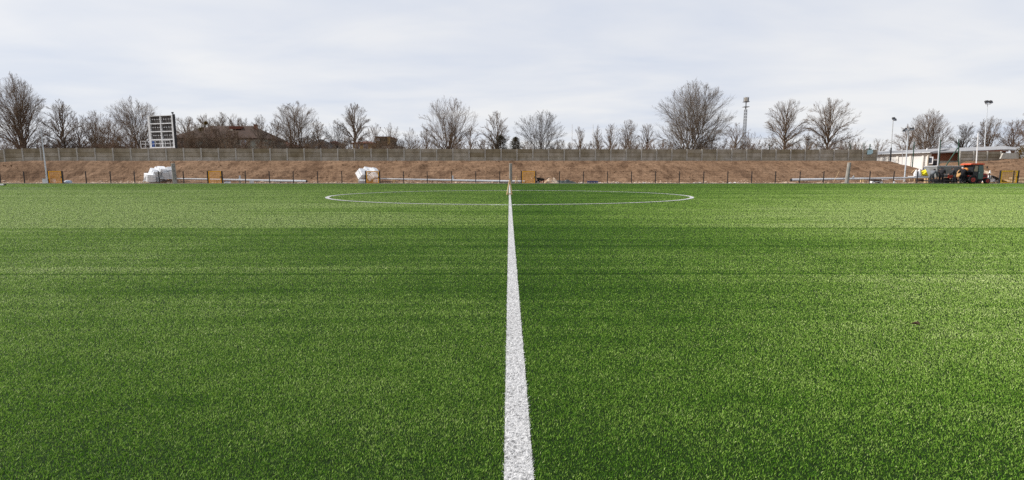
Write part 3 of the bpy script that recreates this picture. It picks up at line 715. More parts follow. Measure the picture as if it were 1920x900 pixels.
# ------------------------------------------------------------------ lying lighting masts on timber blocks
def mast(xa, ya, ra, xb, yb, rb, Y, label, blocks):
    a, b = at(xa, ya, Y), at(xb, yb, Y); root = thing('lying_mast', (a.x, Y, a.z), label, 'mast', 'lighting masts lying on the ground')
    MB().tube(a, b, ra*S(Y), rb*S(Y), 14).build('shaft', M['galv'], root, smooth=False)
    big, small, r = (b, a, rb) if rb > ra else (a, b, ra)
    d = (big-small).normalized()
    MB().tube(big+d*.002, big+d*.10, r*S(Y)*1.08, r*S(Y)*1.08, 14).build('butt_end', M['dark_steel'], root)
    for f, w in blocks:
        p = a.lerp(b, f); g0 = gz(p.x, Y); rr = (ra+(rb-ra)*f)*S(Y); h = max(.05, p.z-rr-g0+.03)
        tag(MB().box((0,0,h/2-.02), (w, .5, h)).build('support_block', M['wood'], loc=(0,0,0)), 'timber block propping up a lying mast', 'block', 'timber blocks under the masts').location = (p.x, Y, g0-.01)
mast(291,334.2,1.0, 574,340.2,2.5, 55.6, 'long white mast lying from the big block heap towards the right', [(.45,.25),(.93,.3)])
mast(712,335.2,1.1, 984,341.0,2.6, 55.6, 'long white mast lying behind the fence just left of the centre line', [(.1,.25),(.5,.25),(.94,.3)])
mast(1484,337.4,2.5, 1752,332.6,1.3, 56.0, 'long grey mast lying behind the right half of the fence, thick end left', [(.06,.3),(.5,.25),(.95,.25)])

# ------------------------------------------------------------------ white blocks, heaped
def block(px, py, w, h, dep, rot, yaw, Y, label, group, m='white_block', straps=2):
    c = at(px, py, Y); W, H = w*S(Y), h*S(Y); root = thing('white_block', c, label, 'block', group)
    rm = Euler((R(random.uniform(-10,10)), R(rot), R(yaw)), 'XYZ').to_matrix()
    MB().box(c, (W, dep, H), rm).build('body', M[m], root, bevel=.02)
    q = c + rm @ Vector((W*.18, 0, 0)); MB().box(q, (.045, dep+.014, H+.014), rm).build('strap', M['strap'], root)
M['strap'] = mat('grey_strap', (.42,.43,.47), .6)
BG = 'white blocks heaped beside the fence'
block(281,333,15,14,.8, 14, -34, 55.2, 'lowest white block leaning at the left end of the bigger heap', BG)
block(290.5,323.5,13.5,11,.8, 33, -28, 55.7, 'white block tilted above the lowest one in the bigger heap', BG)
block(298.5,320.5,12,10,.8, 44, -34, 56.4, 'narrow white block wedged in the middle of the bigger heap', BG)
block(304,317.5,13,7,.7, 26, -30, 55.8, 'top white block of the bigger heap, tipped to the right', BG)
block(316.5,318.5,12,7,.7, -28, -20, 56.2, 'bright white block on the upper right of the bigger heap', BG)
block(317.5,328,15,12,.8, -14, 10, 55.9, 'large white block, shade painted in grey, under the right side of the bigger heap', BG, 'grey_block')  # shaded side of a white block, put in as grey colour
block(303,330.5,14,12,.8, 10, 8, 56.3, 'shadowed block at the core of the bigger heap', BG, 'grey_block')  # the shadow on this block is painted as grey colour
block(298,338,12,7,.8, 4, 0, 56.0, 'low block at the foot of the bigger heap behind the lowest one', BG, 'grey_block')
block(679,326.5,15,15,.9, -38, -30, 55.4, 'large tilted block at the left of the smaller heap with bright face', BG)
block(680,339.5,13,5,.7, 0, 4, 54.9, 'flat grey block at the bottom left of the smaller heap', BG, 'grey_block')
block(688.5,320.5,12,10,.8, 42, -26, 55.9, 'pointed white block at the peak of the smaller heap', BG)
block(697,320,8,8,.7, -40, -24, 56.3, 'small white block right of the peak of the smaller heap', BG)
block(703,321.5,12,9,.7, 42, -26, 55.9, 'white framed block at the right of the smaller heap above the gate', BG)
block(699,331.5,15,11,.8, -36, -20, 55.4, 'white block seen through the orange gate in the smaller heap', BG)
block(688,332.5,12,10,.8, 12, 8, 56.1, 'greyish block inside the smaller heap behind the gate post', BG, 'grey_block')
block(706,339,9,5,.6, 2, 0, 55.2, 'low white block lying behind the foot of the gate by the smaller heap', BG)
def plank(p0, p1, w, h, label, m='pale_wood', name='plank', cat='plank', group=None):
    p0 = Vector(p0); p1 = Vector(p1)
    return tag(MB().bar(p0, p1, w, h).build(name, M[m], loc=(p0+p1)/2, bevel=.008), label, cat, group)
plank(at(269,342.8,53.95), at(279,342.8,53.95), .2, .14, 'short cream beam lying at the foot of the bigger white heap')
plank(at(268.3,341.8,54.9), at(273.5,331,54.9), .06, .12, 'white slat leaning on the lowest block of the bigger heap', 'white_paint', 'slat', 'slat')
plank(at(667.5,342.6,54.6), at(669,335,54.6), .05, .07, 'thin wooden prop standing left of the smaller white heap', 'wood', 'prop', 'prop')
plank(at(671.5,342.6,54.6), at(671,336,54.6), .05, .07, 'second thin wooden prop left of the smaller white heap', 'wood', 'prop', 'prop')
# white goal crossbar on the turf, far left
c0, c1 = at(-22, 347.2, 41.6), at(8.5, 347.2, 41.6)
gb = thing('white_bar', (c1.x, 41.6, .0), 'white bar lying on the turf at the far left edge', 'bar')
MB().box(((c0.x+c1.x)/2, 41.6, .09), (c1.x-c0.x, .16, .11)).build('bar', M['white_paint'], gb, bevel=.012)
MB().box((c1.x+.03, 41.6, .085), (.06, .17, .10)).build('end_cap', M['dark_steel'], gb)
MB().box((c1.x-.6, 41.6, .022), (.1, .3, .03)).build('foot', M['dark_steel'], gb)

# ------------------------------------------------------------------ buckets, tubs and other small things by the fence
def tub(px, Y, wpx, hpx, label, m, lidm=None, name='tub', cat='tub', group=None, square=False, base=None):
    p = gp(px, Y) if base is None else base; w, h = wpx*S(Y), hpx*S(Y); root = thing(name, p, label, cat, group)
    if square:
        MB().box(p+Vector((0,0,h/2)), (w, w*.8, h)).build('body', M[m], root, bevel=.02)
        MB().box(p+Vector((0,0,h+.02)), (w*1.06, w*.86, .04)).build('lid', M[lidm or m], root)
        MB().box(p+Vector((w*.1,-w*.4-.006,h*.5)), (w*.45,.01,h*.4)).build('paper_label', M['grey_block'], root)
    else:
        MB().tube(p, p+Vector((0,0,h)), w*.43, w*.5, 14).build('body', M[m], root)
        MB().tube(p+Vector((0,0,h)), p+Vector((0,0,h+.03)), w*.52, w*.5, 14).build('lid', M[lidm or m], root)
        MB().path([p+Vector((w*.5*math.cos(a), -.02, h*.8+w*.35*math.sin(a))) for a in np.linspace(0, math.pi, 8)], .01, 5).build('handle', M['dark_steel'], root)
tub(83.8, 53.75, 6.6, 9, 'white box with a grey panel at the foot of the grey lighting pole', 'white_paint', 'grey_block', 'box', 'box', square=True)
tub(97.8, 54.4, 7.4, 8.4, 'white box seen through the leftmost orange gate', 'white_paint', None, 'box', 'box', square=True)
tub(425.8, 54.3, 8.8, 4.2, 'white tub with blue lid right of the second orange gate', 'white_block', 'blue', square=True)
tub(471.5, 54.4, 6.2, 5.0, 'pale grey crate in front of the white lying mast', 'grey_block', 'white_block', 'crate', 'crate', square=True)
tub(1677.5, 53.9, 3.4, 4.2, 'white bucket in front of the fence on the right', 'white_paint', None, 'bucket', 'bucket')
for px, Y, lab in ((126, 54.4, 'crumpled blue grey bag right of the leftmost orange gate'), ):
    bmx = bmesh.new(); bmesh.ops.create_icosphere(bmx, subdivisions=3, radius=.28); g = np.random.default_rng(3)
    for v in bmx.verts:
        k = 1+.3*(float(fbm(np.array(v.co.x*6), np.array(v.co.z*6+v.co.y*4), 3, 3))-.5)*2; v.co = Vector((v.co.x*1.5*k, v.co.y*k, max(-.14, v.co.z*.8*k)))
    me = bpy.data.meshes.new('bag'); bmx.to_mesh(me); bmx.free(); me.materials.append(mat('blue_grey_bag', (.24,.33,.44), .6, (.5,.54,.6), scale=5))
    o = bpy.data.objects.new('bag', me); COL.objects.link(o); o.location = gp(px, Y)+Vector((0,0,.14)); tag(o, lab, 'bag')
# small fittings standing on the masts
for px, y0, y1, Y, lab in ((449.8, 330, 335.5, 55.9, 'small grey bracket standing behind the leftmost lying mast'), (849, 330, 336, 55.9, 'small grey bracket standing behind the lying mast left of the centre')):
    b0, b1 = at(px, y1, Y), at(px, y0, Y); rt = thing('bracket', b0, lab, 'bracket')
    MB().box((b0+b1)/2, (.13, .1, (b1-b0).length)).build('upright', M['galv'], rt); MB().box(b0+Vector((0,0,.02)), (.26,.2,.04)).build('base_plate', M['galv'], rt)
    MB().tube(b1, b1+Vector((0,0,.05)), .09, .09, 10).build('cap', M['galv'], rt)
    gg = gz(b0.x, Y); plank((b0.x,Y,gg-.05), (b0.x,Y,b0.z-.002), .2, .2, 'stone block carrying a small grey bracket', 'conc_light', 'stone_block', 'block', 'stone blocks under brackets')
q = at(1598, 334.3, 55.6); rt = thing('fin_plate', q, 'small triangular grey plate on the mast right of the leaning concrete post', 'plate')
MB().slab([q+Vector((-.12,0,-.06)), q+Vector((.22,0,-.06)), q+Vector((.2,0,.30)), q+Vector((.13,0,.30))], .03).build('plate', M['galv'], rt)
MB().box(q+Vector((.04,0,-.075)), (.42,.12,.02)).build('flange', M['galv'], rt)
# wooden stands
def a_stand(px, top, pxl, pxr, bot, Y, label, deep, th):
    z0 = .012 if Y < YE else gz(gx(px, Y), Y); ap = at(px, top, Y); l, r = gx(pxl, Y), gx(pxr, Y)
    root = thing('wooden_stand', (ap.x, Y, z0), label, 'stand', 'folding wooden stands'); apx = Vector((ap.x, Y, ap.z))
    for X in (l, r):
        for s in (-1, 1):
            MB().bar((X, Y+s*deep, z0), apx+Vector((0, s*.02, 0)), th, th*1.2).build('leg', M['wood'], root)
    for s in (-1, 1): MB().bar((l-.02, Y+s*deep*.93, z0+.035), (r+.02, Y+s*deep*.93, z0+.035), th*.8, th).build('crossbar', M['wood'], root)
    MB().box(apx+Vector((0,0,.01)), (th*1.8, deep*.7, th*1.1)).build('top_block', M['wood'], root)
a_stand(955.8, 336.6, 950.6, 959.6, 364.2, 21.0, 'wooden A shaped stand straddling the white line before the concrete post', .12, .034)
a_stand(968.3, 329.6, 966.4, 970.2, 337, 55.0, 'small pale wooden stand behind the lying mast by the centre post', .1, .05)
# wheelbarrow
wb = gp(1014, 54.5); root = thing('wheelbarrow', wb, 'black wheelbarrow with red legs right of the densely meshed orange gate', 'wheelbarrow')
def wv(x, y, z): return wb+Vector((x, y, z))
MB().loft([[wv(-.33,-.24,.36),wv(.18,-.24,.30),wv(.18,.24,.30),wv(-.33,.24,.36)], [wv(-.50,-.33,.66),wv(.42,-.33,.55),wv(.42,.33,.55),wv(-.50,.33,.66)]]).build('tray', M['black'], root)
wh = MB().tube(wv(-.30,-.06,.20), wv(-.30,.06,.20), .20, .20, 18).build('wheel', M['tyre'], root); MB().tube(wv(-.30,-.075,.20), wv(-.30,.075,.20), .09, .09, 12).build('rim', M['white_paint'], wh)
for s in (-1, 1):
    MB().path([wv(-.34,s*.09,.22), wv(.1,s*.22,.30), wv(.95,s*.28,.68)], .022, 6).build('handle', M['dark_steel'], root)
    MB().path([wv(.05,s*.22,.32), wv(.02,s*.22,.015), wv(.30,s*.22,.015), wv(.30,s*.24,.38)], .03, 6).build('leg', M['red'], root)
# spoil heap
def heap(name, c, sx, sy, h, label, m, cat, seed, rough=.35, n=34):
    xs_ = np.linspace(-1, 1, n); vs = []
    for yy in xs_:
        for xx in xs_:
            r = math.hypot(xx, yy); k = max(0, 1-r**1.5)
            z = h*k*(1+rough*(float(fbm(np.array(xx*3+seed), np.array(yy*3), seed, 4))-.5)*2)-.03
            vs.append((c[0]+xx*sx, c[1]+yy*sy, c[2]+z))
    fs = [(j*n+i, j*n+i+1, (j+1)*n+i+1, (j+1)*n+i) for j in range(n-1) for i in range(n-1)]
    return tag(MB().add(vs, fs).build(name, M[m], loc=c, smooth=False), label, cat)
heap('soil_heap', gp(1034, 55.2), .95, .7, .62, 'small tan soil heap between the wheelbarrow and the dark sheet', 'stone', 'heap', 4, .6)
heap('dark_sheet', gp(1064, 54.8), 1.15, .5, .40, 'crumpled dark sheet lying behind the fence right of the wheelbarrow', 'tarp_dark', 'tarp', 9, .8)
heap('green_sheet', gp(1048, 55.6), .8, .5, .33, 'greenish folded sheet behind the dark crumpled sheet', 'tarp_dark', 'tarp', 12, .5)
heap('pale_mound', Vector((gx(1838,60.5), 60.5, gz(gx(1838,60.5), 60.5)-.35)), 1.6, 1.2, .9, 'tan mound of sand behind the red tractor', 'stone', 'mound', 19, .3)
for i in range(7):
    tub(1102.5+i*3.0, 54.5+.06*(i % 2), 2.7, 4.4, 'dark blue canister in the row right of the dark sheet', 'navy', 'blue', 'canister', 'canister', 'dark blue canisters in a row', square=True)
# black machine with white wheels and a hose
mx_ = gp(1642.5, 54.4); root = thing('ground_machine', mx_, 'low black machine with white wheels and curved hose at the foot of the bank', 'machine')
def mv(x, y, z): return mx_+Vector((x, y, z))
MB().box(mv(.05,0,.40), (.86,.5,.10)).box(mv(.08,0,.31), (.92,.54,.05)).build('top_tray', M['black'], root, bevel=.015)
MB().box(mv(.02,0,.19), (.62,.4,.18)).build('body', M['dark_steel'], root, bevel=.02)
for X in (-.42, .50):
    w_ = MB().tube(mv(X,-.22,.13), mv(X,.22,.13), .13, .13, 14).build('wheel', M['white_paint'], root)
MB().path([mv(.42*math.cos(a), -.30, .02+.20*math.sin(a)) for a in np.linspace(.05, 3.09, 14)], .022, 6).build('hose', M['white_paint'], root)
plank(at(1653.5,337,55.4), at(1665,337,55.4), .25, .06, 'short white board lying right of the low black machine', 'white_paint', 'board', 'board')
plank(at(1678,336.8,55.2), at(1697,336.6,55.2), .1, .09, 'white square pipe lying under the thin end of the right mast', 'white_paint', 'pipe', 'pipe')
plank(at(1562,342.5,54.6), at(1573.5,321,56.4), .03, .03, 'thin pale stick leaning left of the leaning concrete post', 'wood', 'stick', 'stick')
plank(at(1705,328,60.5), at(1715,318,60.5), .06, .05, 'thin pale lath leaning near the yellow tarp', 'wood', 'stick', 'stick')
# white scraps of sheeting along the kerb
for i, (xa, xb) in enumerate(((1086,1098),(1122,1140),(1146,1166),(1204,1222),(1300,1322),(1368,1388))):
    g = np.random.default_rng(i); a, b = gp(xa, 54.0), gp(xb, 54.0); n = 18; mb = MB(); vs = []
    for k in range(n+1):
        f = k/n; zz = .05+.09*g.random()*math.sin(f*3.14)
        for yy in (-.16, .16): vs.append((a.x+(b.x-a.x)*f, 54.05+yy+.05*g.normal(), max(a.z,0)+zz+.04*g.random()))
    mb.add(vs+[(v[0], v[1], v[2]-.012) for v in vs], [(2*k, 2*k+1, 2*k+3, 2*k+2) for k in range(n)]+[(2*k+2*(n+1), 2*k+2+2*(n+1), 2*k+3+2*(n+1), 2*k+1+2*(n+1)) for k in range(n)])
    tag(mb.build('plastic_scrap', M['white_paint'], loc=a), ['white plastic scrap left of the blue canisters','white plastic scrap right of the blue canisters','second white plastic scrap right of the blue canisters','white plastic scrap left of the dark shadow on the bank','white plastic scrap below the giant dome tree','white plastic scrap below the antenna tower'][i], 'scrap')
# rubble
g = np.random.default_rng(5); pv, pf = [], []
ico = bmesh.new(); bmesh.ops.create_icosphere(ico, subdivisions=1, radius=1); iv = np.array([v.co[:] for v in ico.verts]); fi = np.array([[v.index for v in f.verts] for f in ico.faces]); ico.free()
n = 15000; X = g.uniform(-62, 68, n); Yr = 54.2+np.abs(g.normal(0, 1.0, n))*1.0; sz = .022+.05*g.random(n)**2+.09*(g.random(n) < .04)*g.random(n)
dn = fbm(X*.4, Yr*.4, 8, 3); k = dn > .36; X, Yr, sz = X[k], Yr[k], sz[k]; Z = land(X, Yr)
VV = (iv[None]*(1+.5*(g.random((len(X), len(iv), 1))-.5))*sz[:,None,None]*np.array([1.3,1,.75])*(.8+.5*g.random((len(X),1,3)))+np.stack([X, Yr, Z+sz*.25], 1)[:,None]).reshape(-1,3)
FF = (fi[None]+(np.arange(len(X))*len(iv))[:,None,None]).reshape(-1,3)
me = mesh_from_np('rubble', VV, [FF], M['stone']); ob = bpy.data.objects.new('rubble', me); COL.objects.link(ob)
tag(ob, 'tan and pale rubble strewn along the foot of the bank', 'rubble', kind='stuff')
# clods higher on the bank
n = 5200; X = g.uniform(-64, 70, n); Yr = g.uniform(56.5, 66, n); ok = Yr < wall_y(X)-.6; X, Yr = X[ok], Yr[ok]; dn = fbm(X*.3+50, Yr*.6, 18, 3); ok = dn > .5; X, Yr = X[ok], Yr[ok]; sz = .02+.07*g.random(len(X))**3; Z = land(X, Yr)
VV = (iv[None]*(1+.6*(g.random((len(X), len(iv), 1))-.5))*sz[:,None,None]+np.stack([X, Yr, Z+sz*.2], 1)[:,None]).reshape(-1,3)
FF = (fi[None]+(np.arange(len(X))*len(iv))[:,None,None]).reshape(-1,3)
ob = bpy.data.objects.new('soil_clods', mesh_from_np('soil_clods', VV, [FF], M['soil'])); COL.objects.link(ob)
tag(ob, 'brown clods of earth lying on the bank', 'soil', kind='stuff')

# ------------------------------------------------------------------ scoreboard
YS = 65.3
sc0 = at(304.5, 276, YS); sroot = thing('scoreboard', (sc0.x, YS, ZB), 'white framed scoreboard showing rows of dark panels above the wall at the left', 'scoreboard')
ra = R(16); ca, sa = math.cos(ra), math.sin(ra)
zb_ = at(304, 276.5, YS).z; zt_ = at(304, 216.5, YS).z; wS = 50*S(YS)/math.cos(R(16))*1.15; hS = zt_-zb_
def sv(u, d, z): return Vector((sc0.x+u*ca+d*sa, YS-u*sa*1.0+d*ca, zb_+z))   # u along the face, d into depth
rotS = (0,0,-ra)
def sbox(mb, u0, u1, d0, d1, z0, z1):
    return mb.box(sv((u0+u1)/2, (d0+d1)/2, (z0+z1)/2), (u1-u0, d1-d0, z1-z0), rotS)
h2 = wS/2; fw = .16
fr = MB(); sbox(fr, -h2, -h2+.30, 0, .32, -.05, hS); sbox(fr, h2-.26, h2, 0, .32, -.05, hS)
sbox(fr, -.07, .07, 0, .2, 0, hS-.12)
for k in range(5): sbox(fr, -h2+.303, -.073, .01, .2, hS*k/4-(.07 if k else 0), hS*k/4+(.07 if k < 4 else 0)); sbox(fr, .073, h2-.263, .01, .2, hS*k/4-(.07 if k else 0), hS*k/4+(.07 if k < 4 else 0))
fr.build('frame', M['white_paint'], sroot)
sbox(MB(), -h2+.31, h2-.27, .21, .28, 0, hS-.02).build('back_sheet', M['scoreboard_panel'], sroot)
sbox(MB(), h2+.003, h2+.06, -.03, .30, -.15, hS+.12).build('side_panel', M['dark_steel'], sroot)
for r_ in range(4):
    for half in (0, 1):
        u0 = -h2+.34 if half == 0 else .10; u1 = -.10 if half == 0 else h2-.30; ww = (u1-u0-.22)/4; z0 = hS*r_/4+.16; z1 = hS*(r_+1)/4-.16
        for k in range(4):
            a0 = u0+.20+k*ww+(.05 if k > 1 else 0); a1 = min(a0+ww-.045, u1)
            pn = sbox(MB(), a0, a1, .12, .205, z0, z1).build('digit_panel', M['scoreboard_panel'], sroot)
            sbox(MB(), a0+.04, a1-.06, .105, .117, (z0+z1)/2-.01, (z0+z1)/2+.085).build('white_strip', M['white_paint'], pn)
sbox(MB(), -h2+.33, -h2+.70, .03, .11, .1, hS*.255).build('blue_cabinet', M['blue'], sroot)
cat_ = MB(); sbox(cat_, -h2-.75, h2+.05, -.62, -.01, -.12, -.055); cat_.build('walkway', M['white_paint'], sroot)
rl = MB()
for z in (.42, .80): sbox(rl, -h2-.75, h2-.02, -.62, -.585, z-.02, z+.02)
for k in range(7): u = -h2-.73+(2*h2+.70)*k/6; sbox(rl, u-.02, u+.02, -.625, -.58, -.055, .80)
for z in (.42, .80): rl.bar(sv(-h2-.73,-.6,z), sv(-h2-.73,-.02,z), .03, .03)
rl.build('railing', M['white_paint'], sroot)
for u in (-h2+.15, 0, h2-.15): MB().bar(sv(u, .15, -.06), Vector((sv(u,.15,0).x, sv(u,.15,0).y, ZB-.2)), .16, .16).build('leg', M['pole_grey'], sroot)
lm = MB(); lm.bar(sv(h2-.12,.15,hS), sv(h2-.12,.15,hS+.22), .05, .05); lm.box(sv(h2-.10,.12,hS+.28), (.20,.16,.16), (.4,0,0)); lm.build('lamp', M['dark_steel'], sroot)

# ------------------------------------------------------------------ poles and masts standing
def pole(px0, y0, px1, y1, Y, r0, r1, label, m='pole_grey', name='lighting_pole', cat='pole', group=None, zb=None, extra=None):
    X = gx(px0, Y); z0 = gz(X, Y)-.1 if zb is None else zb; t = at(px1, y1, Y); root = thing(name, (X, Y, z0), label, cat, group)
    b = Vector((X, Y, z0)); top = Vector((X+(t.x-X), Y, t.z))
    MB().tube(b, top, r0*S(Y), r1*S(Y), 10).build('shaft', M[m], root)
    MB().tube(b, b+Vector((0,0,.22)), r0*S(Y)*1.9, r0*S(Y)*1.9, 10).build('base', M['conc_light'], root)
    return root, b, top
def floodlights(root, top, offs, s=.5, bar=True):
    if bar:
        xs_ = [o[0] for o in offs]; MB().bar(top+Vector((min(xs_)-.1,0,0)), top+Vector((max(xs_)+.1,0,0)), .09, .09).build('crossarm', M['galv'], root)
    for ox, oz in offs:
        f = MB().box(top+Vector((ox,-.12,oz)), (s, s*.55, s*.9), (R(-28),R(6 if ox > 0 else -6),R(12 if ox > 0 else -12))).build('floodlight', M['dark_steel'], root, bevel=.02)
        MB().box(top+Vector((ox,-.12-s*.30,oz-.07)), (s*.8, .02, s*.66), (R(-28),0,R(12 if ox > 0 else -12))).build('lens', M['window_blue'], f)
r_, b, t = pole(87.6, 345, 76.3, 240, 53.6, 1.35, .6, 'tall grey lighting pole with no lamp beside the leftmost orange gate', 'galv')
MB().tube(t, t+Vector((0,0,.06)), .05, .05, 8).build('cap', M['galv'], r_)
r_, b, t = pole(1667, 303, 1674.8, 224, 70, .9, .6, 'slim floodlight mast behind the right end of the bank, lower half sleeved dark', 'pole_grey', 'floodlight_mast', 'mast')
floodlights(r_, t, [(-.05,.12),(.16,-.02)], .34, False)
mid = b.lerp(t, .47); MB().tube(b, mid, .10, .09, 10).build('sleeve', M['dark_steel'], r_)
r_, b, t = pole(1696.5, 333, 1703.6, 244, 56.6, 1.2, .8, 'thick grey mast with two pairs of floodlights before the white garages', 'galv', 'floodlight_mast', 'mast')
floodlights(r_, t, [(-.62,-.05),(-.40,.12),(.1,.16),(.38,.16)], .22)
r_, b, t = pole(1841.5, 292, 1851.8, 195, 74, .95, .5, 'tallest white mast with two floodlights on the right', 'galv', 'floodlight_mast', 'mast', zb=1.5)
floodlights(r_, t, [(-.28,.28),(.32,.28)], .42)
pole(1828, 307, 1834.3, 249, 62.6, 1.0, .8, 'white bare pole behind the red tractor cab', 'white_paint')
pole(1756.5, 314, 1762.3, 257, 64, 1.0, .8, 'pale grey bare pole in front of the brick wall', 'galv')
pole(1759, 314, 1763.8, 262, 64.8, .7, .7, 'dark green thin post touching the pale grey pole by the brick wall', 'green_steel', 'green_post', 'post')
pole(1709, 321, 1714.4, 266, 66, .9, .8, 'dark green post in front of the white garages', 'green_steel', 'green_post', 'post')
pole(1690, 318, 1692.4, 278, 68, .4, .4, 'thin grey pipe post between two garage doors', 'pole_grey', 'pipe_post', 'post')
r_, b, t = pole(1796, 302, 1797.6, 261, 63.6, .9, .9, 'dark green post with a long diagonal brace at the brick corner', 'green_steel', 'green_post', 'post')
MB().tube(at(1796, 277, 63.4), Vector((*at(1773, 311, 63.4).xy, at(1773,312,63.4).z)), .065, .065, 8).build('brace', M['green_steel'], r_)
for px, top, lab in ((1442.3,272,'thin dark post above the wall left of the two open crowned trees'),(1531.3,273,'thin dark post above the wall between the two open crowned trees'),(1593.8,271,'thin dark post above the wall right of the two open crowned trees'),(1619.6,268.5,'thin dark post above the wall left of the pale blue board')):
    pole(px, 300, px+.4, top, 71, .6, .6, lab, 'green_steel', 'green_post', 'post', zb=2.0)
# flagpoles
for px, top, lab in ((1071.8,234,'tallest white flagpole left of the small narrow tree'),(1111,234.5,'second white flagpole, right of the small narrow tree'),(1150.5,235,'third white flagpole among the upright trees')):
    r_, b, t = pole(px, 300, px+.9, top, 72+(px-1070)*.02, .45, .3, lab, 'white_paint', 'flagpole', 'flagpole', zb=2.0)
    bpy_o = MB().tube(t, t+Vector((0,0,.08)), .05, .02, 8).build('finial', M['galv'], r_)
    MB().tube(b+Vector((.06,0,.4)), t+Vector((.06,0,-.1)), .008, .008, 4).build('halyard', M['white_paint'], r_)
# pale blue board on green post at the end of the wall
p = at(1630.5, 284, 67.4); rt = thing('backboard', (p.x, 67.7, 2.2), 'pale blue board tilted on a green post at the right end of the wall', 'board')
MB().add([at(*q, 67.25) for q in ((1625.6,289.6),(1633,289.4),(1637,286.5),(1636.6,280.5),(1626.8,281.8))]+[at(*q, 67.33) for q in ((1625.6,289.6),(1633,289.4),(1637,286.5),(1636.6,280.5),(1626.8,281.8))],
         [(0,1,2,3,4),(9,8,7,6,5)]+[(i, 5+i, 5+(i+1) % 5, (i+1) % 5) for i in range(5)]).build('board', M['pale_blue'], rt)
MB().tube((at(1631,283,67.75).x,67.75,2.3), at(1631.5,270,67.75), .06, .06, 8).box(at(1631,279.5,67.6), (.5,.12,.12)).build('post', M['green_steel'], rt)

# ------------------------------------------------------------------ lattice antenna tower
M['tower_steel'] = mat('tower_steel', (.20,.21,.22), .6, (.14,.15,.16)); YT = 150; ab = at(1392.6, 305, YT); att = at(1396.4, 205, YT); tr_ = thing('antenna_tower', (ab.x, YT, 1.5), 'slim lattice antenna tower with boxy antennas behind the trees on the right', 'tower')
zt = att.z; hb, ht_ = 5.6*S(YT)/2*1.15, 4.6*S(YT)/2
def tc_(k, z): f = (z-1.5)/(zt-1.5); q = hb+(ht_-hb)*f; return Vector((ab.x+(1,-1,-1,1)[k]*q*.8, YT+(1,1,-1,-1)[k]*q*.8, z))
for k in range(4): MB().tube(tc_(k,1.5), tc_(k,zt), .07, .05, 5).build('leg', M['tower_steel'], tr_)
lt = MB(); zz = np.linspace(1.5, zt, 22)
for i in range(21):
    for k in range(4):
        lt.tube(tc_(k,zz[i]), tc_((k+1) % 4,zz[i+1]), .03, .03, 4, False).tube(tc_((k+1) % 4,zz[i]), tc_(k,zz[i+1]), .03, .03, 4, False)
lt.build('lattice', M['tower_steel'], tr_)
for py, w in ((200.5, 9.5), (191, 9.5)):
    z = at(1396, py, YT).z; q = w*S(YT)/2; MB().box((ab.x, YT, z), (2*q, 2*q, .12)).build('platform', M['tower_steel'], tr_)
mb = MB(); z1 = at(1396,191,YT).z; z2 = at(1396,182,YT).z
mb.tube((ab.x,YT,zt), (ab.x,YT,z2), .18, .14, 8); q = 4.6*S(YT)
for k in range(8): a_ = k*.785; mb.tube((ab.x+q*math.cos(a_),YT+q*math.sin(a_),z1), (ab.x+q*math.cos(a_),YT+q*math.sin(a_),z2), .04, .04, 5)
mb.build('mast_head', M['tower_steel'], tr_)
for k, a_ in enumerate((-2.5,-1.75,-1.0,.2,.9,2.4)):
    MB().box((ab.x+q*.85*math.cos(a_), YT+q*.85*math.sin(a_), (z1+z2)/2), (.14,.26,(z2-z1)*.8), (0,0,a_)).build('antenna_panel', M['cream' if k < 2 else 'tower_steel'], tr_)

# ------------------------------------------------------------------ houses behind the wall
def prism_roof(mb, x0, x1, y0, y1, ze, zr, hipL=0, hipR=0, t=.18, over=.35):
    xm0, xm1 = x0+hipL, x1-hipR; ym = (y0+y1)/2
    a, b, c, d = (x0-over,y0-over,ze), (x1+over,y0-over,ze), (x1+over,y1+over,ze), (x0-over,y1+over,ze); e, f = (xm0,ym,zr), (xm1,ym,zr)
    vs = [a,b,c,d,e,f]; vs += [(v[0],v[1],v[2]-t) for v in (a,b,c,d)]
    return mb.add(vs, [(0,1,5,4),(1,2,5),(2,3,4,5),(3,0,4),(6,9,8,7),(0,6,7,1),(1,7,8,2),(2,8,9,3),(3,9,6,0)])
def window(root, x, y, z, w, h, glass='window_blue', frame='white_paint'):
    f = MB(); f.box((x,y-.02,z+h/2), (w+.14,.08,.07)).box((x,y-.02,z-h/2), (w+.2,.10,.07)).box((x-w/2,y-.02,z), (.07,.08,h-.07)).box((x+w/2,y-.02,z), (.07,.08,h-.07)).box((x,y-.022,z), (.05,.06,h-.08))
    fo = f.build('window', M[frame], root); MB().box((x,y+.012,z), (w-.07,.03,h-.07)).build('pane', M[glass], fo)
YH = 86
def hx(px): return gx(px, YH)
def hz(py): return at(960, py, YH).z
hr = thing('house', (hx(420), YH, 2.1), 'long low house with brown hipped tile roof and grey green walls', 'house')
MB().box(((hx(330)+hx(500))/2, YH+4, (hz(258.5)+1.5)/2), (hx(500)-hx(330), 8, hz(258.5)-1.5)).build('wall', M['green_plaster'], hr)
rf = prism_roof(MB(), hx(322), hx(500), YH, YH+8, hz(259), hz(236)+.35, 5.0, 3.8).build('roof', M['roof_tile'], hr)
MB().box((hx(469.5), YH+2.9, hz(240)), (.52,.52,1.7)).box((hx(469.5), YH+2.9, hz(231.6)), (.62,.62,.10)).build('chimney', M['brick'], rf)
MB().box((hx(432), YH+3.0, hz(237)), (1.9,1.2,.45)).build('ridge_dormer', M['tin'], rf); MB().box((hx(432.5), YH+1.2, hz(243)), (.32,.3,.32)).build('roof_vent', M['cream'], rf)
for px in (345, 368, 437): window(hr, hx(px), YH, hz(269), .8, 1.0, 'glass_dark', 'cream')
window(hr, hx(461), YH, hz(269.5), .85, 1.15)
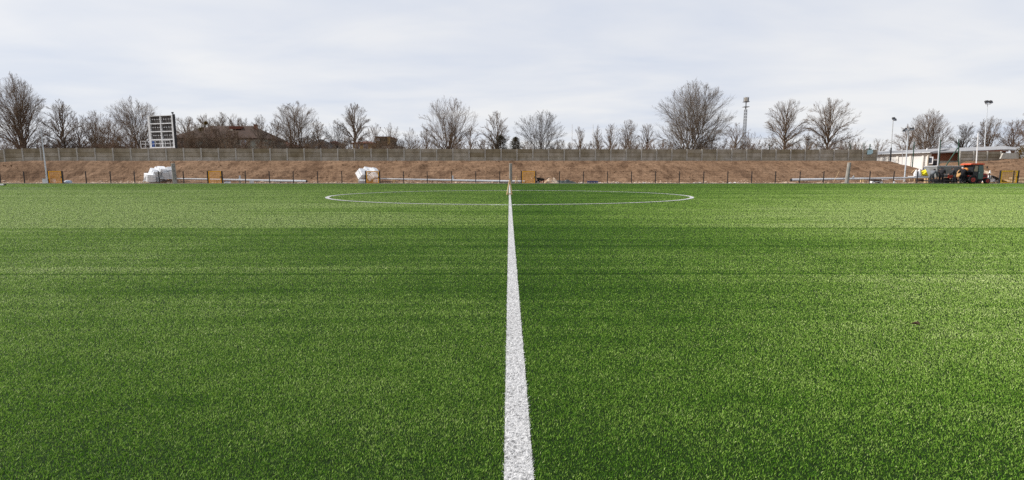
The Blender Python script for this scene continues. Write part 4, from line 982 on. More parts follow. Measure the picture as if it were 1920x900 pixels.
MB().tube((hx(452.5), YH-.09, hz(282)), (hx(452.5), YH-.09, hz(259)), .06, .06, 6).build('downpipe', M['dark_steel'], hr)
def house2(x0, x1, Y, ze, zr, label, wm, rm, hl, hr2, dep=6, wins=(), zbase=1.5):
    X0, X1 = gx(x0, Y), gx(x1, Y); Ze, Zr = at(960, ze, Y).z, at(960, zr, Y).z
    r = thing('house', ((X0+X1)/2, Y, zbase), label, 'house')
    MB().box(((X0+X1)/2, Y+dep/2, (Ze+zbase)/2), (X1-X0, dep, Ze-zbase-.02)).build('wall', M[wm], r)
    prism_roof(MB(), X0, X1, Y, Y+dep, Ze, Zr, hl, hr2).build('roof', M[rm], r)
    for px, py in wins: window(r, gx(px, Y), Y, at(960, py, Y).z, .8, 1.0)
    return r
house2(503, 552, 94, 275, 265, 'dark roofed low house right of the brown roofed house', 'cream', 'tin', 2, 2, wins=((520,279),))
house2(566, 629, 96, 279, 259, 'dark slate roof sloping down to the right behind the round crowned tree', 'cream', 'slate', 2.5, 3.2)
house2(613, 632, 110, 270, 262, 'small house with red tin roof left of the dark low spreading tree', 'cream', 'tin', 1, 1, wins=((621,275),))
house2(163, 205, 98, 277, 267, 'dark slate roofed house half hidden behind the trees at the left', 'green_plaster', 'slate', 1.5, 1.5)
r = house2(664, 702, 100, 268, 263, 'ochre plastered low house behind the bare trees left of centre', 'ochre', 'tin', 1.5, 1.5, wins=((672,274),(688,274)))
X0, X1 = gx(706, 102), gx(733, 102); z = lambda py: at(960, py, 102).z
r = thing('flat_block', ((X0+X1)/2, 102, 1.5), 'olive flat topped block beside the ochre house', 'building')
MB().box(((X0+X1)/2, 105, (z(257.5)+z(273))/2), (X1-X0, 6, z(257.5)-z(273))).build('upper_wall', M['olive'], r)
MB().box(((X0+X1)/2, 105, z(257)+.03), (X1-X0+.3, 6.3, .14)).build('roof', M['tin'], r)
MB().box(((X0+X1)/2+.6, 105.2, (z(273.2)+1.5)/2), (X1-X0+2.6, 5.6, z(273.2)-1.5)).build('lower_wall', M['cream'], r)
window(r, gx(711,102), 102, z(262), .5, .35); MB().box((gx(731,102), 101.9, z(264)), (.5,.15,1.5)).build('ochre_panel', M['ochre'], r)
MB().box((gx(720,102), 102.1, z(278)), (5.0,.5,.8)).build('ledge', M['conc_light'], r)

# ------------------------------------------------------------------ white garages and brick hall on the right
def lerp(a, b, f): return a+(b-a)*f
A = at(1636, 289.8, 75.5); B = at(1743.5, 286.3, 69.0); zE = 4.0; A = Vector((A.x, A.y, zE)); B = Vector((B.x, B.y, zE))
A = A + (A-B).normalized()*1.5
u = (B-A); Lg = Vector((u.x, u.y, 0)).length; u = Vector((u.x, u.y, 0)).normalized(); nrm = Vector((u.y, -u.x, 0)); nrm = nrm if nrm.y < 0 else -nrm
gr = thing('garage_row', ((A+B)/2).xy.to_3d()+Vector((0,0,1.0)), 'row of white garages with grey roof beyond the end of the bank', 'garage')
zg = .9
def gpt(s, d, z): q = A+u*s-nrm*d; return Vector((q.x, q.y, z))
ang = math.atan2(u.y, u.x)
def gbox(mb, s0, s1, d0, d1, z0, z1): return mb.box(gpt((s0+s1)/2, (d0+d1)/2, (z0+z1)/2), (s1-s0, d1-d0, z1-z0), (0,0,ang))
gbox(MB(), 0, Lg, .12, 5, zg, zE-.02).build('wall', M['plaster'], gr)
def s_at(px):
    "distance along the garage front seen at picture column px"
    d = FW+RT*((px-960)/F); ex, ey = d.x, d.y
    # solve C + t*(ex,ey) = A + s*u
    cx_, cy_ = CX, 0; den = ex*u.y-ey*u.x
    return ((cx_-A.x)*(-ey)+(cy_-A.y)*ex)/den*1.0 if abs(den) > 1e-9 else 0
ss = [s_at(p) for p in (1650, 1668, 1691.5, 1715)]
pil = [0.2]+ss+[Lg-.18]
for s_ in pil: gbox(MB(), s_-.13, s_+.13, -.02, .119, zg, zE-.02).build('pilaster', M['plaster'], gr)
for a_, b_ in zip(pil[:-2], pil[1:-1]): gbox(MB(), a_+.16, b_-.16, .07, .118, zg, zE-.45).build('garage_door', M['garage'], gr)
gbox(MB(), 0, Lg, .02, .118, zE-.42, zE-.03).build('lintel', M['plaster'], gr)
s0 = s_at(1727); w1 = gbox(MB(), s0-.42, s0+.42, .03, .118, zE-1.55, zE-.62).build('window', M['white_paint'], gr); gbox(MB(), s0-.10, s0+.32, .01, .028, zE-1.45, zE-.72).build('pane', M['glass_dark'], w1)
s1_, s2_ = s_at(1714.5), s_at(1733.5); gbox(MB(), s1_, s2_, .04, .117, zg, 1.95).build('grey_door', M['grey_sheet'], gr)
roof = MB(); q = [gpt(-.2,-.25,zE+.0), gpt(Lg+.2,-.25,zE+.0), gpt(Lg+.2,4.6,zE+.62), gpt(-.2,4.6,zE+.62)]; roof.slab(q[::-1] if ((q[1]-q[0]).cross(q[3]-q[0])).z < 0 else q, .14); rf = roof.build('roof', M['roof_grey'], gr)
gut = MB(); gut.tube(gpt(-.2,-.32,zE-.06), gpt(Lg+.2,-.32,zE-.06), .07, .07, 8); gut.build('gutter', M['pole_grey'], gr)
MB().tube(gpt(Lg-.1,-.08,zE-.1), gpt(Lg-.1,-.08,zg), .06, .06, 8).build('downpipe', M['cream'], gr)
for k in range(5): v_ = gpt(Lg*(.12+.18*k), 2.2, zE+.36); MB().tube(v_, v_+Vector((0,0,.30)), .08, .08, 8).build('roof_vent', M['white_paint'], gr)
# brick hall
hall = thing('brick_hall', (B.x+4, B.y, 1.0), 'long brick hall with pale lower wall and grey sheet roof on the right', 'hall')
X0 = B.x+.18; X1 = gx(1796, 69); X2 = gx(1887, 69); yb = 69.2
MB().box(((X0+X1)/2, yb+2, (at(1770,303,69).z+zE-.1)/2), (X1-X0, 4, zE-.1-at(1770,303,69).z)).build('brick_wall', M['brick'], hall)
MB().box(((X0+X1)/2, yb+1.96, (at(1770,303.3,69).z+.6)/2), (X1-X0+.02, 4.06, at(1770,303.3,69).z-.6)).build('lower_wall', M['cream'], hall)
MB().box(((X1+X2)/2+.02, yb+2.2, (zE+.25+.6)/2), (X2-X1-.04, 3.8, zE-.35)).build('side_brick_wall', M['brick'], hall)
MB().box((gx(1795.2,69)+.02, yb-.08, (at(1795,283,69).z+.8)/2), (.26,.3,at(1795,284,69).z-.8)).build('pillar', M['cream'], hall)
MB().box(((X0+X1)/2, yb-.045, at(1770,303,69).z+.02), (X1-X0-.3,.085,.16)).build('band', M['conc_light'], hall)
wn = MB().box((gx(1752,69), yb-.10, at(1750,309,69).z), (.95,.1,1.3)).build('window', M['cream'], hall); MB().box((gx(1752,69), yb-.155, at(1750,309,69).z), (.75,.02,1.1)).build('pane', M['glass_dark'], wn)
MB().box((gx(1751,69), yb-.05, at(1751,299.4,69).z), (.85,.06,.16)).build('vent_panel', M['white_paint'], hall)
e0, e1, r1, r0 = Vector((X0-.3, yb-.35, zE-.02)), Vector((gx(1887,66.5), 66.7, at(1887,279.6,66.7).z)), at(1884.5,273.6,74), at(1741,279.2,76.5)
MB().slab([e0, e1, r1, r0], .16).build('roof', M['roof_grey'], hall)
MB().slab([e1+Vector((.02,0,-.02)), at(1915,281.0,67.5), at(1912,277.0,74), r1+Vector((.02,0,-.02))], .14).build('lean_to_roof', M['roof_grey'], hall)
MB().slab([(gx(1826,66.9),66.95,at(1826,284.0,66.9).z), (gx(1884,66.9),66.95,at(1884,284.2,66.9).z), (gx(1884,66.9),66.95,at(1884,280.2,66.9).z), (gx(1826,66.9),66.95,at(1826,283.2,66.9).z)], -.1).build('gable_brick', M['brick'], hall)
# second slab wall on the right mound
pw = [(gx(1795.5+i*25.2, 65.0), 65.0) for i in range(4)]
zb2 = at(1830, 305, 65).z
slab_wall('slab_wall', pw, lambda i: zb2-.15, at(1830,283.6,65).z-zb2+.15, 'short dark concrete slab wall on the mound behind the red tractor', rows=4)
fs = MB(); q0, q1, q2, q3 = at(1873.5,298,63.8), at(1907,299,64.6), at(1908,287.6,64.9), at(1878.5,287.4,64.1)
fs.slab([q0,q1,q2,q3], -.16); fo = tag(fs.build('fallen_slab', M['conc_light'], loc=q0), 'pale ribbed concrete slab leaning at the end of the short slab wall', 'slab')
for k in range(5): MB().bar(q0.lerp(q3,.12+.19*k)+Vector((.1,-.03,0)), q1.lerp(q2,.12+.19*k)+Vector((-.05,-.03,0)), .05, .05).build('rib', M['conc_light'], fo)
tree('bare_shrub', 1921, 268, 22, 64.5, 'round', 'yellowish shrub at the right edge beside the leaning slab', 'moss', 220, None, zb=2.4, cat='shrub', t0=.05, stems=3)
#PART3
# ------------------------------------------------------------------ people at work
def skin_mesh(verts, edges, radii, root_i, m, name, sub=1):
    me = bpy.data.meshes.new(name); me.from_pydata(verts, edges, []); o = bpy.data.objects.new(name, me); COL.objects.link(o)
    md = o.modifiers.new('s', 'SKIN'); md.use_smooth_shade = True
    for i, sv_ in enumerate(me.skin_vertices[0].data): sv_.radius = (radii[i], radii[i]); sv_.use_root = (i == root_i)
    if sub: sb = o.modifiers.new('u', 'SUBSURF'); sb.levels = sub; sb.render_levels = sub
    dg = bpy.context.evaluated_depsgraph_get(); ev = o.evaluated_get(dg); nm = bpy.data.meshes.new_from_object(ev)
    bpy.data.objects.remove(o); bpy.data.meshes.remove(me); nm.name = name; nm.materials.clear(); nm.materials.append(m)
    return nm
def person(px, Y, facing, lean, hands, label, jacket, trousers, cap='cloth_black', boot='boot', stride=.16, crouch=0., hood=True, scale=1.0, head_drop=.5, side_lean=0):
    "a standing figure; local +y is the way it faces; lean in degrees from upright"
    z0 = .012 if Y < YE else gz(gx(px, Y), Y); X = gx(px, Y); root = thing('person', (X, Y, z0), label, 'person')
    rz = Matrix.Rotation(facing, 3, 'Z'); L = R(lean)
    hip = Vector((0, -.10*math.sin(L), .93-crouch)); sp = Vector((math.sin(R(side_lean)), math.sin(L), math.cos(L))).normalized(); fwd = Vector((0, math.cos(L), -math.sin(L)))
    waist = hip+sp*.16; chest = hip+sp*.38; neck = hip+sp*.53; hd = (sp*(1-head_drop)+Vector((0,1,.15))*head_drop*.7).normalized()
    head = neck+hd*.12; crown = neck+hd*.235
    V = [hip, waist, chest, neck, neck+hd*.05, head, crown]; E = [(0,1),(1,2),(2,3),(3,4),(4,5),(5,6)]; Rr = [.115,.10,.115,.065,.055,.095,.065]
    J, JE, JR = [hip-sp*.07, waist, chest, neck-sp*.03], [(0,1),(1,2),(2,3)], [.200,.185,.195,.105]
    T, TE, TR = [hip, waist], [(0,1)], [.170,.15]; boots = []
    for k, s in enumerate((-1, 1)):
        sh = chest+sp*.10+Vector((s*.185, 0, 0)); hn = Vector(hands[k]); d = hn-sh
        L1 = .57; dl = min(d.length, L1*.98); hn = sh+d.normalized()*dl; bend = math.sqrt(max(0, (L1/2)**2-(dl/2)**2))
        el = (sh+hn)/2+Vector((s*.5, -.6, -.5)).normalized()*bend
        i = len(V); pd = (hn-el).normalized(); palm = hn+pd*.05
        V += [sh, el, hn, palm]; E += [(2,i),(i,i+1),(i+1,i+2),(i+2,i+3)]; Rr += [.062,.045,.030,.040]
        sd_ = pd.cross(Vector((0,0,1))); sd_ = sd_.normalized() if sd_.length > .01 else Vector((1,0,0)); dn = sd_.cross(pd)
        for f, ln in enumerate((.078,.086,.080,.064)):
            b = palm+sd_*(f-1.5)*.020+pd*.02; m1 = b+pd*ln*.55; m2 = m1+(pd*.6-dn*.8).normalized()*ln*.5
            j = len(V); V += [b, m1, m2]; E += [(i+3,j),(j,j+1),(j+1,j+2)]; Rr += [.011,.0095,.008]
        j = len(V); V += [hn+sd_*.040*(-s)+pd*.03, hn+sd_*.055*(-s)+pd*.075]; E += [(i+2,j),(j,j+1)]; Rr += [.013,.010]
        n = len(J); J += [sh, el, hn-(hn-el).normalized()*.03]; JE += [(2,n),(n,n+1),(n+1,n+2)]; JR += [.092,.068,.052]
        hj = hip+Vector((s*.09, 0, -.06)); ft = Vector((s*.13, s*stride, .085)); md = (hj+ft)/2+Vector((0, .04+crouch*.8, .02))
        i = len(V); V += [hj, md, ft, ft+Vector((s*.01,.16,-.045))]; E += [(0,i),(i,i+1),(i+1,i+2),(i+2,i+3)]; Rr += [.10,.065,.045,.040]
        n = len(T); T += [hj, md, ft+Vector((0,0,.05))]; TE += [(0,n),(n,n+1),(n+1,n+2)]; TR += [.125,.092,.078]
        boots.append((ft, s))
    tf = lambda vs: [tuple(rz @ (v*scale)) for v in vs]; rs = lambda r: [q*scale for q in r]
    def part(name, me, par): o = bpy.data.objects.new(name, me); COL.objects.link(o); o.parent = par; return o
    body = part('body', skin_mesh(tf(V), E, rs(Rr), 0, M['skin'], 'body'), root)
    part('trousers', skin_mesh(tf(T), TE, rs(TR), 0, M[trousers], 'trousers'), root)
    part('jacket', skin_mesh(tf(J), JE, rs(JR), 0, M[jacket], 'jacket'), root)
    for ft, s in boots:
        part('boot', skin_mesh(tf([ft+Vector((0,-.03,.10)), ft+Vector((0,-.02,-.02)), ft+Vector((s*.01,.17,-.035))]), [(0,1),(1,2)], rs([.062,.060,.048]), 0, M[boot], 'boot'), root)
    # cap or hood over the crown, ears and nose below it
    cv = [neck+hd*.13-fwd*.02, neck+hd*.20-fwd*.015, neck+hd*.245-fwd*.01]
    part('hood' if hood else 'cap', skin_mesh(tf([neck+hd*.02-fwd*.05]+cv if hood else cv), [(0,1),(1,2),(2,3)] if hood else [(0,1),(1,2)], rs([.095,.118,.112,.075] if hood else [.104,.108,.075]), 0, M[cap], 'hood'), root)
    fd = (fwd-hd*fwd.dot(hd)).normalized(); fc = MB()
    o3 = Vector((X, Y, z0)); tw_ = lambda v: o3+rz @ (v*scale)
    fc.tube(tw_(head+fd*.085), tw_(head+fd*.115-hd*.015), .016, .010, 6)
    for s in (-1, 1): fc.tube(tw_(head+Vector((s*.085,0,0))), tw_(head+Vector((s*.105,-.01,.0))), .026, .018, 6)
    fc.build('nose_and_ears', M['skin'], body)
    ey = MB()
    for s in (-1, 1): ey.tube(tw_(head+fd*.084+Vector((s*.033,0,0))+hd*.02), tw_(head+fd*.094+Vector((s*.033,0,0))+hd*.02), .012, .010, 6)
    ey.box(tw_(head+fd*.088-hd*.055), (.045,.02,.010), (0,0,facing)).build('eyes_and_mouth', M['cloth_black'], body)
    return root
YP = 52.9
person(1747.5, YP, R(-62), 38, [(-.16,.52,.75),(.2,.55,.72)], 'person in grey and black jacket bending over at the left end of the spreader', 'cloth_grey', 'cloth_dark', hood=True, head_drop=.6)
person(1765, YP-.1, R(-42), 26, [(-.18,.55,.90),(.24,.60,1.0)], 'person in black hooded jacket seen from behind in the middle, reaching to the spreader', 'cloth_black', 'cloth_black', boot='cloth_khaki', hood=True, scale=1.04, stride=.10)
person(1789.5, YP, R(48), 18, [(-.2,.42,.98),(.2,.5,.95)], 'person in dark jacket and flat cap facing left beside the tan sack', 'cloth_dark', 'cloth_dark', hood=False, stride=.12)
person(1804.8, 53.0, R(-20), 10, [(-.25,.40,1.05),(.3,.4,1.15)], 'person in black with pale cap standing close behind the tractor', 'cloth_black', 'cloth_black', cap='white_paint', hood=False, stride=.1, scale=1.02)

# ------------------------------------------------------------------ spreader trailer behind the tractor
YB = 54.3
def bx(px): return gx(px, YB)
def bz(py): return at(1790, py, YB).z
spd = thing('spreader', (bx(1772), YB, 0), 'grey topped spreader trailer with red side behind the bending people', 'trailer')
x0, x1 = bx(1749), bx(1799); zt, zm = bz(311.5), bz(332)
hop = MB().loft([[Vector((x0+.35,YB-.1,zm)),Vector((x1-.2,YB-.1,zm)),Vector((x1-.2,YB+.9,zm)),Vector((x0+.35,YB+.9,zm))], [Vector((x0,YB-.45,zt)),Vector((x1,YB-.45,zt-.04)),Vector((x1,YB+1.25,zt-.04)),Vector((x0,YB+1.25,zt))]]).build('hopper', M['grey_sheet'], spd)
rim = MB().box(((x0+x1)/2, YB-.47, zt+.0), (x1-x0+.08,.05,.07)).box((x0-.02,YB+.4,zt), (.05,1.7,.07)).box((x1+.02,YB+.4,zt-.03), (.05,1.7,.07)).build('rim', M['galv'], hop)
MB().bar(Vector((x0+.4,YB-.36,zm+.15)), Vector((x1-.5,YB-.30,zm+.5)), .05,.06).build('rib', M['galv'], hop)
MB().box(((bx(1770)+bx(1788))/2, YB-.50, bz(331.2)), (bx(1788)-bx(1770), .10, .30)).build('red_side', M['red'], spd, bevel=.02)
MB().box(((bx(1737)+bx(1798))/2, YB-.15, .30), (bx(1798)-bx(1737), .9, .12)).box(((bx(1737)+bx(1764))/2, YB-.62, .42), (bx(1764)-bx(1737), .06, .09)).box(((bx(1737)+bx(1764))/2, YB-.62, .22), (bx(1764)-bx(1737), .06, .07)).build('chassis', M['dark_steel'], spd, bevel=.015)
def wheel(par, c, r, w, rimm, hub=.55):
    t = MB().tube(c-Vector((0,w/2,0)), c+Vector((0,w/2,0)), r, r, 22)
    for k in range(18): a = k*.349; t.box(c+Vector((math.cos(a)*r,0,math.sin(a)*r)), (.05, w*.96, .05), (0,-a,0))
    wo = t.build('wheel', M['tyre'], par)
    MB().tube(c-Vector((0,w/2+.012,0)), c-Vector((0,w/2-.03,0)), r*hub, r*hub*.9, 18).build('rim', M[rimm], wo)
    MB().tube(c-Vector((0,w/2+.03,0)), c-Vector((0,w/2+.011,0)), r*.17, r*.17, 10).build('hub', M['dark_steel'], wo)
for px in (1773, 1787): wheel(spd, Vector((bx(px), YB-.15, .30)), .30, .26, 'dark_steel')
MB().box((bx(1750), YB-.7, .16), (1.25,.25,.26)).box((bx(1742), YB-.7, .32), (.5,.2,.08)).build('brush_roller', M['black'], spd, bevel=.03)
MB().box((bx(1795), YB-.72, .30), (.55,.3,.34)).box((bx(1795), YB-.72, .50), (.62,.34,.05)).build('grey_bin', M['grey_block'], spd, bevel=.03)
def sack(px, py, w, h, rot, Y, label, m):
    c = at(px, py, Y); bmx = bmesh.new(); bmesh.ops.create_icosphere(bmx, subdivisions=3, radius=1)
    rm = Matrix.Rotation(R(rot), 3, 'Y')
    for v in bmx.verts:
        q = Vector((math.copysign(abs(v.co.x)**.75, v.co.x), v.co.y, math.copysign(abs(v.co.z)**.75, v.co.z))); k = .88+.24*float(fbm(np.array(v.co.x*3+px), np.array(v.co.z*3+v.co.y*2), 6, 3))
        v.co = rm @ Vector((q.x*w/2*S(Y)*k, q.y*.28*k, q.z*h/2*S(Y)*k))
    me = bpy.data.meshes.new('sack'); bmx.to_mesh(me); bmx.free(); me.materials.append(M[m]); me.polygons.foreach_set('use_smooth', [True]*len(me.polygons))
    o = bpy.data.objects.new('sack', me); COL.objects.link(o); o.location = c; tag(o, label, 'sack')
sack(1798.5, 325.5, 4.2, 15, 16, 53.35, 'long tan sack hanging between the capped person and the tractor', 'tan')
sack(1810.3, 318, 5.5, 7, 8, 53.2, 'rounded orange sack just under the red tractor roof', 'orange_sack')

# ------------------------------------------------------------------ tractor, facing right
YTR = 53.35; bxr = gx(1824, YTR); trac = thing('tractor', (bxr, YTR, 0), 'compact red tractor with green tinted cab at the right edge of the pitch', 'tractor')
def tx(px): return gx(px, YTR)
def tz(py): return at(1824, py, YTR).z
hw = .58
MB().box(((tx(1808)+tx(1846))/2, YTR, tz(336.5)), (tx(1846)-tx(1808), .5, .26)).box((tx(1817), YTR, tz(331)), (.9,.8,.30)).build('chassis', M['dark_steel'], trac, bevel=.03)
def prof_box(pts, y0, y1):
    n = len(pts); return MB().add([(p[0], y, p[1]) for y in (y0, y1) for p in pts], [tuple(range(n)), tuple(range(2*n-1, n-1, -1))]+[(i, n+i, n+(i+1) % n, (i+1) % n) for i in range(n)])
hd_ = prof_box([(tx(1834.5),tz(336)),(tx(1846.5),tz(336)),(tx(1847),tz(330)),(tx(1845),tz(326.2)),(tx(1840),tz(325)),(tx(1834.5),tz(324.8))], YTR-.36, YTR+.36).build('hood', M['red'], trac, bevel=.04)
MB().box((tx(1847)+.01, YTR, tz(332)), (.03,.5,.30)).build('grille', M['black'], hd_)
for s in (-1, 1): MB().tube((tx(1846.6), YTR+s*.24, tz(328)), (tx(1846.6)+.06, YTR+s*.24, tz(328)), .07, .065, 12).build('headlight', M['window_blue'], hd_)
MB().box((tx(1840), YTR-.364, tz(330)), (.36,.012,.16)).build('side_grille', M['black'], hd_)
cab = prof_box([(tx(1816),tz(336)),(tx(1834.5),tz(336)),(tx(1834.5),tz(320)),(tx(1833),tz(309.4)),(tx(1813),tz(309.4)),(tx(1814),tz(322)),(tx(1816),tz(327))], YTR-hw+.05, YTR+hw-.05).build('cab', M['dark_steel'], trac, bevel=.02)
dr = prof_box([(tx(1824.6),tz(335.5)),(tx(1834),tz(335.5)),(tx(1834),tz(320)),(tx(1832.6),tz(310.4)),(tx(1824.6),tz(310.4))], YTR-hw+.02, YTR-hw+.045).build('door', M['cab_glass'], trac)
MB().box((tx(1829.3), YTR-hw+.008, tz(322.5)), (.50,.02,.03)).build('door_bar', M['dark_steel'], dr); MB().box((tx(1825.5), YTR-hw, tz(324)), (.05,.03,.12)).build('handle', M['pole_grey'], dr)
prof_box([(tx(1816.8),tz(321.5)),(tx(1823),tz(321.5)),(tx(1823),tz(311)),(tx(1817.4),tz(311))], YTR-hw+.02, YTR-hw+.045).build('side_window', M['cab_glass_clear'], trac)
prof_box([(tx(1808),tz(309.4)),(tx(1834.5),tz(309.4)),(tx(1834.2),tz(307.2)),(tx(1830),tz(306.2)),(tx(1812),tz(306.2)),(tx(1808.5),tz(307.2))], YTR-hw-.04, YTR+hw+.04).build('roof', M['orange_red'], trac, bevel=.02)
for s in (-1, 1):
    wheel(trac, Vector((tx(1815), YTR+s*.50, .405)), .40, .28, 'red', .58); wheel(trac, Vector((tx(1843.2), YTR+s*.46, .29)), .285, .22, 'red', .62)
    MB().loft([[Vector((tx(1815)+math.cos(a)*q, YTR+s*y_, .405+math.sin(a)*q)) for q, y_ in ((.44,.34),(.44,.66),(.47,.66),(.47,.34))] for a in np.linspace(.25, 2.7, 10)]).build('mudguard', M['dark_steel'], trac)
MB().box((tx(1811), YTR-.52, tz(330.5)), (.62,.22,.07), (0,.12,0)).build('red_fender_step', M['red'], trac, bevel=.02)
MB().box((tx(1810.5), YTR-.15, tz(322.2)), (.62,.9,.05)).box((tx(1812.5), YTR, tz(327)), (.08,.5,.62)).build('rear_rack', M['dark_steel'], trac)
MB().box((tx(1827), YTR-.50, .42), (.50,.26,.05)).box((tx(1827), YTR-.50, .25), (.40,.22,.04)).build('step', M['dark_steel'], trac)
MB().tube((tx(1838), YTR-.30, tz(326)), (tx(1838), YTR-.30, tz(319)), .035, .03, 8).build('exhaust', M['dark_steel'], trac)
MB().tube((tx(1834.5), YTR-.60, tz(312)), (tx(1836.8), YTR-.72, tz(313)), .015, .015, 5).box((tx(1837), YTR-.72, tz(314)), (.12,.03,.22)).build('mirror', M['black'], trac)
MB().bar((bx(1798), YB-.3, .38), (tx(1810), YTR, .42), .09, .09).build('drawbar', M['dark_steel'], trac)
# red can under the tractor's belly, seen beyond it
tub(1824, 54.6, 3.4, 5.0, 'small red and white canister standing behind the tractor wheels', 'red', 'white_paint', 'canister', 'canister', square=True)

# ------------------------------------------------------------------ yellow tarp heap and clutter left of the people
Yy = 57.5; c = Vector((gx(1735.5, Yy), Yy, gz(gx(1735, Yy), Yy)))
bmx = bmesh.new(); bmesh.ops.create_icosphere(bmx, subdivisions=4, radius=1); zc_ = (at(1735,316.4,Yy).z+at(1735,329.8,Yy).z)/2; hh = (at(1735,316.4,Yy).z-at(1735,329.8,Yy).z)/2
for v in bmx.verts:
    k = 1+.55*(float(fbm(np.array(v.co.x*2.2+4), np.array(v.co.z*2.2+v.co.y*1.5), 44, 4))-.5)
    v.co = Vector((v.co.x*.60*k+.16*v.co.z, v.co.y*.42*k, v.co.z*hh*.98*k*(1 if v.co.x > -.2 else .72)))
me = bpy.data.meshes.new('yellow_tarp'); bmx.to_mesh(me); bmx.free(); me.materials.append(M['yellow_tarp'])
o = bpy.data.objects.new('yellow_tarp', me); COL.objects.link(o); o.location = (c.x, Yy, zc_); tag(o, 'bright yellow crumpled tarp bundle in front of the garages', 'tarp')
tb = thing('trestle_table', (c.x, Yy, c.z), 'low table of pale boards under the yellow tarp bundle', 'table'); zt = at(1735,329.9,Yy).z
MB().box((gx(1727,Yy), Yy, zt-.05), (gx(1746,Yy)-gx(1708,Yy), .9, .08)).build('top', M['galv'], tb)
MB().box((gx(1727,Yy), Yy-.47, zt-.10), (gx(1740,Yy)-gx(1714,Yy), .04, .10)).build('blue_edge', M['navy'], tb)
for px in (1711, 1742):
    for s in (-.35, .35): MB().box((gx(px,Yy), Yy+s, (zt-.09+c.z-.2)/2), (.08,.08,zt-.09-c.z+.2)).build('leg', M['wood'], tb)
tub(1741.5, 57.0, 3.2, 3.2, 'small teal tub on the table below the yellow tarp', 'teal', None, 'tub', 'tub', base=Vector((gx(1741.5,57.2),57.2,zt-.008)))
for px, py0, py1, lab in ((1717,318,330,'white bundled sheet beside the yellow tarp, left one'),(1723,317,330,'white bundled sheet touching the yellow tarp')):
    zb_2 = zt-.01; z1 = at(px,py0,Yy).z; X = gx(px,Yy)
    tag(MB().loft([[Vector((X+.20*q*math.cos(a)*(1+.3*math.sin(3*a+px)), Yy+.18*q*math.sin(a), zb_2+(z1-zb_2)*f)) for a in np.linspace(0, 6.283, 11)[:-1]] for f, q in ((0,1),(.35,1.15),(.7,.7),(1,.25))]).build('white_bundle', M['white_paint'], loc=(X,Yy,zb_2)), lab, 'bundle')
# grey board fallen across the rubble, white bags, ramp, timber on the right
for i, (px, py0, py1, w_, lab, m) in enumerate(((1852.5,329,343,9,'white bagged pallet just right of the tractor','white_block'),(1862.5,333.5,343,9,'lower white bagged pallet behind the dark ramp','white_block'),(1872,337,343.5,9,'lowest greyish pallet at the foot of the dark ramp','grey_block'))):
    Y = 55.0+.2*i; p = gp(px, Y); h = at(px,py0,Y).z-p.z; w = w_*S(Y); r = thing('pallet', p, lab, 'pallet', 'bagged pallets right of the tractor')
    MB().box(p+Vector((0,0,.07)), (w,.9,.10)).build('base', M['wood'], r)
    k_ = max(1, int(h/.24))
    for k in range(k_): MB().box(p+Vector((.02*(k % 2),0,.13+(h-.13)*(k+.5)/k_)), (w*.97,.86,(h-.13)/k_-.02)).build('bag', M[m], r, bevel=.04)
    MB().box(p+Vector((-w*.15,-.445,h*.65)), (w*.34,.012,h*.22)).build('paper_label', M['grey_sheet'], r)
plank(at(1857.5,329.5,54.6), at(1887,342.3,54.4), .5, .10, 'dark board sloping down from the white pallets like a ramp', 'dark_steel', 'ramp_board', 'board')
for k, (xa, xb, y_, Y, m) in enumerate(((1887,1936,341.8,54.8,'pale_wood'),(1890,1936,339.6,55.0,'pale_wood'),(1886,1930,337.6,55.25,'wood'),(1908,1938,335.6,55.1,'pale_wood'),(1895,1936,333.8,55.4,'pale_wood'))):
    plank(at(xa,y_,Y), at(xb,y_+.2,Y), .34, .085, ['lowest long pale plank of the timber stack on the right edge','second plank from the ground in the timber stack on the right edge','middle darker plank of the timber stack on the right edge','short fourth plank of the timber stack on the right edge','topmost pale plank of the timber stack on the right edge'][k], m, 'plank', 'plank', 'planks stacked on the right')
# ------------------------------------------------------------------ light and sky
SUN_EL, SUN_AZ = 38, -84          # azimuth from +Y towards +X: the sun stands to the left, a little beyond the wall
sd = bpy.data.lights.new('sun', 'SUN'); sun = bpy.data.objects.new('sun', sd); COL.objects.link(sun)
sd.energy = 4.3; sd.angle = R(1.5); sd.color = (1, .955, .89)
dirv = Vector((math.sin(R(SUN_AZ))*math.cos(R(SUN_EL)), math.cos(R(SUN_AZ))*math.cos(R(SUN_EL)), math.sin(R(SUN_EL))))
sun.rotation_euler = dirv.to_track_quat('Z', 'Y').to_euler(); sun.location = (-30, 10, 40)
w = bpy.data.worlds.new("World"); scene.world = w; w.use_nodes = True
nt = w.node_tree; L = nt.links.new; bg = nt.nodes['Background']; bg.inputs['Strength'].default_value = .1
sky = nt.nodes.new('ShaderNodeTexSky'); sky.sky_type = 'NISHITA'; sky.sun_disc = False
sky.sun_elevation = R(SUN_EL); sky.sun_rotation = R(SUN_AZ); sky.air_density = 1.0; sky.dust_density = 1.5; sky.ozone_density = 1.0
tc = nt.nodes.new('ShaderNodeTexCoord'); sep = nt.nodes.new('ShaderNodeSeparateXYZ'); L(tc.outputs['Generated'], sep.inputs[0])
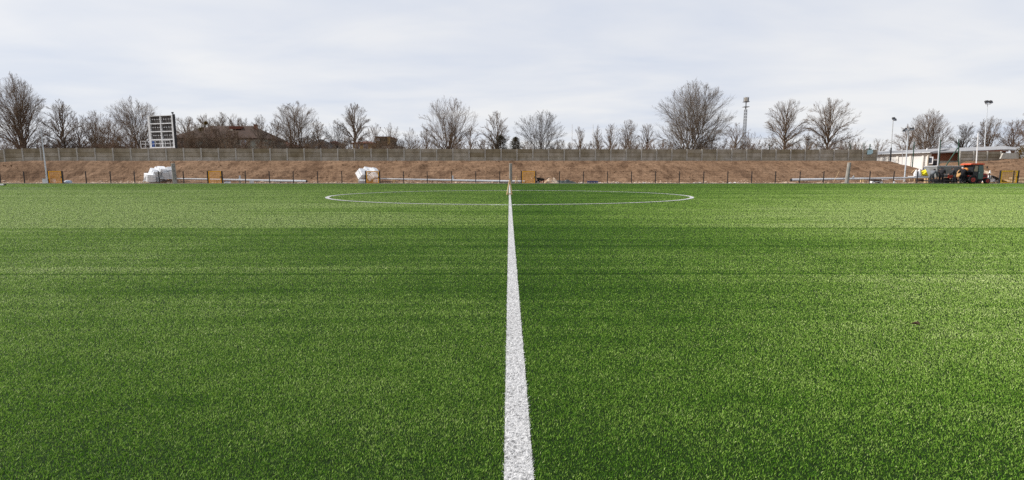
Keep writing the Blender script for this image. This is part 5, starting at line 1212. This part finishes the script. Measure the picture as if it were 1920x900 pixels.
def math_(op, a, b=None, clamp=False):
    n = nt.nodes.new('ShaderNodeMath'); n.operation = op; n.use_clamp = clamp
    for i, q in enumerate((a, b)):
        if q is None: continue
        if isinstance(q, (int, float)): n.inputs[i].default_value = q
        else: L(q, n.inputs[i])
    return n.outputs[0]
zc = math_('ADD', math_('MAXIMUM', sep.outputs[2], 0), .13)
cb = nt.nodes.new('ShaderNodeCombineXYZ'); L(math_('DIVIDE', sep.outputs[0], zc), cb.inputs[0]); L(math_('DIVIDE', sep.outputs[1], zc), cb.inputs[1])
def cn(scale, st, det, rot=0, off=(0,0,0)):
    mp = nt.nodes.new('ShaderNodeMapping'); mp.inputs['Scale'].default_value = st; mp.inputs['Rotation'].default_value = (0,0,rot); mp.inputs['Location'].default_value = off
    n = nt.nodes.new('ShaderNodeTexNoise'); n.inputs['Scale'].default_value = scale; n.inputs['Detail'].default_value = det; n.inputs['Roughness'].default_value = .5; n.inputs['Distortion'].default_value = .4
    L(cb.outputs[0], mp.inputs[0]); L(mp.outputs[0], n.inputs['Vector']); return n.outputs[0]
c1 = cn(.55, (1,1.3,1), 5, R(25), (2.3,.7,0)); c2 = cn(1.7, (.6,1.2,1), 4, R(12), (5,1,0))
mixn = math_('ADD', math_('MULTIPLY', c1, .68), math_('MULTIPLY', c2, .32))
rp = nt.nodes.new('ShaderNodeValToRGB'); e = rp.color_ramp.elements
e[0].position = .36; e[0].color = (5.9,6.4,7.45,1); e[1].position = .60; e[1].color = (7.95,7.95,8.05,1)
L(mixn, rp.inputs[0])
mx = nt.nodes.new('ShaderNodeMix'); mx.data_type = 'RGBA'; mx.inputs[0].default_value = .90
L(sky.outputs[0], mx.inputs[6]); L(rp.outputs[0], mx.inputs[7]); L(mx.outputs[2], bg.inputs['Color'])
vs = scene.view_settings; vs.view_transform = 'Standard'; vs.look = 'None'; vs.gamma = 1; vs.use_curve_mapping = False; vs.exposure = .2
scene.cycles.use_denoising = False
scene.cycles.max_bounces = 5; scene.cycles.diffuse_bounces = 3; scene.cycles.glossy_bounces = 2; scene.cycles.transmission_bounces = 2
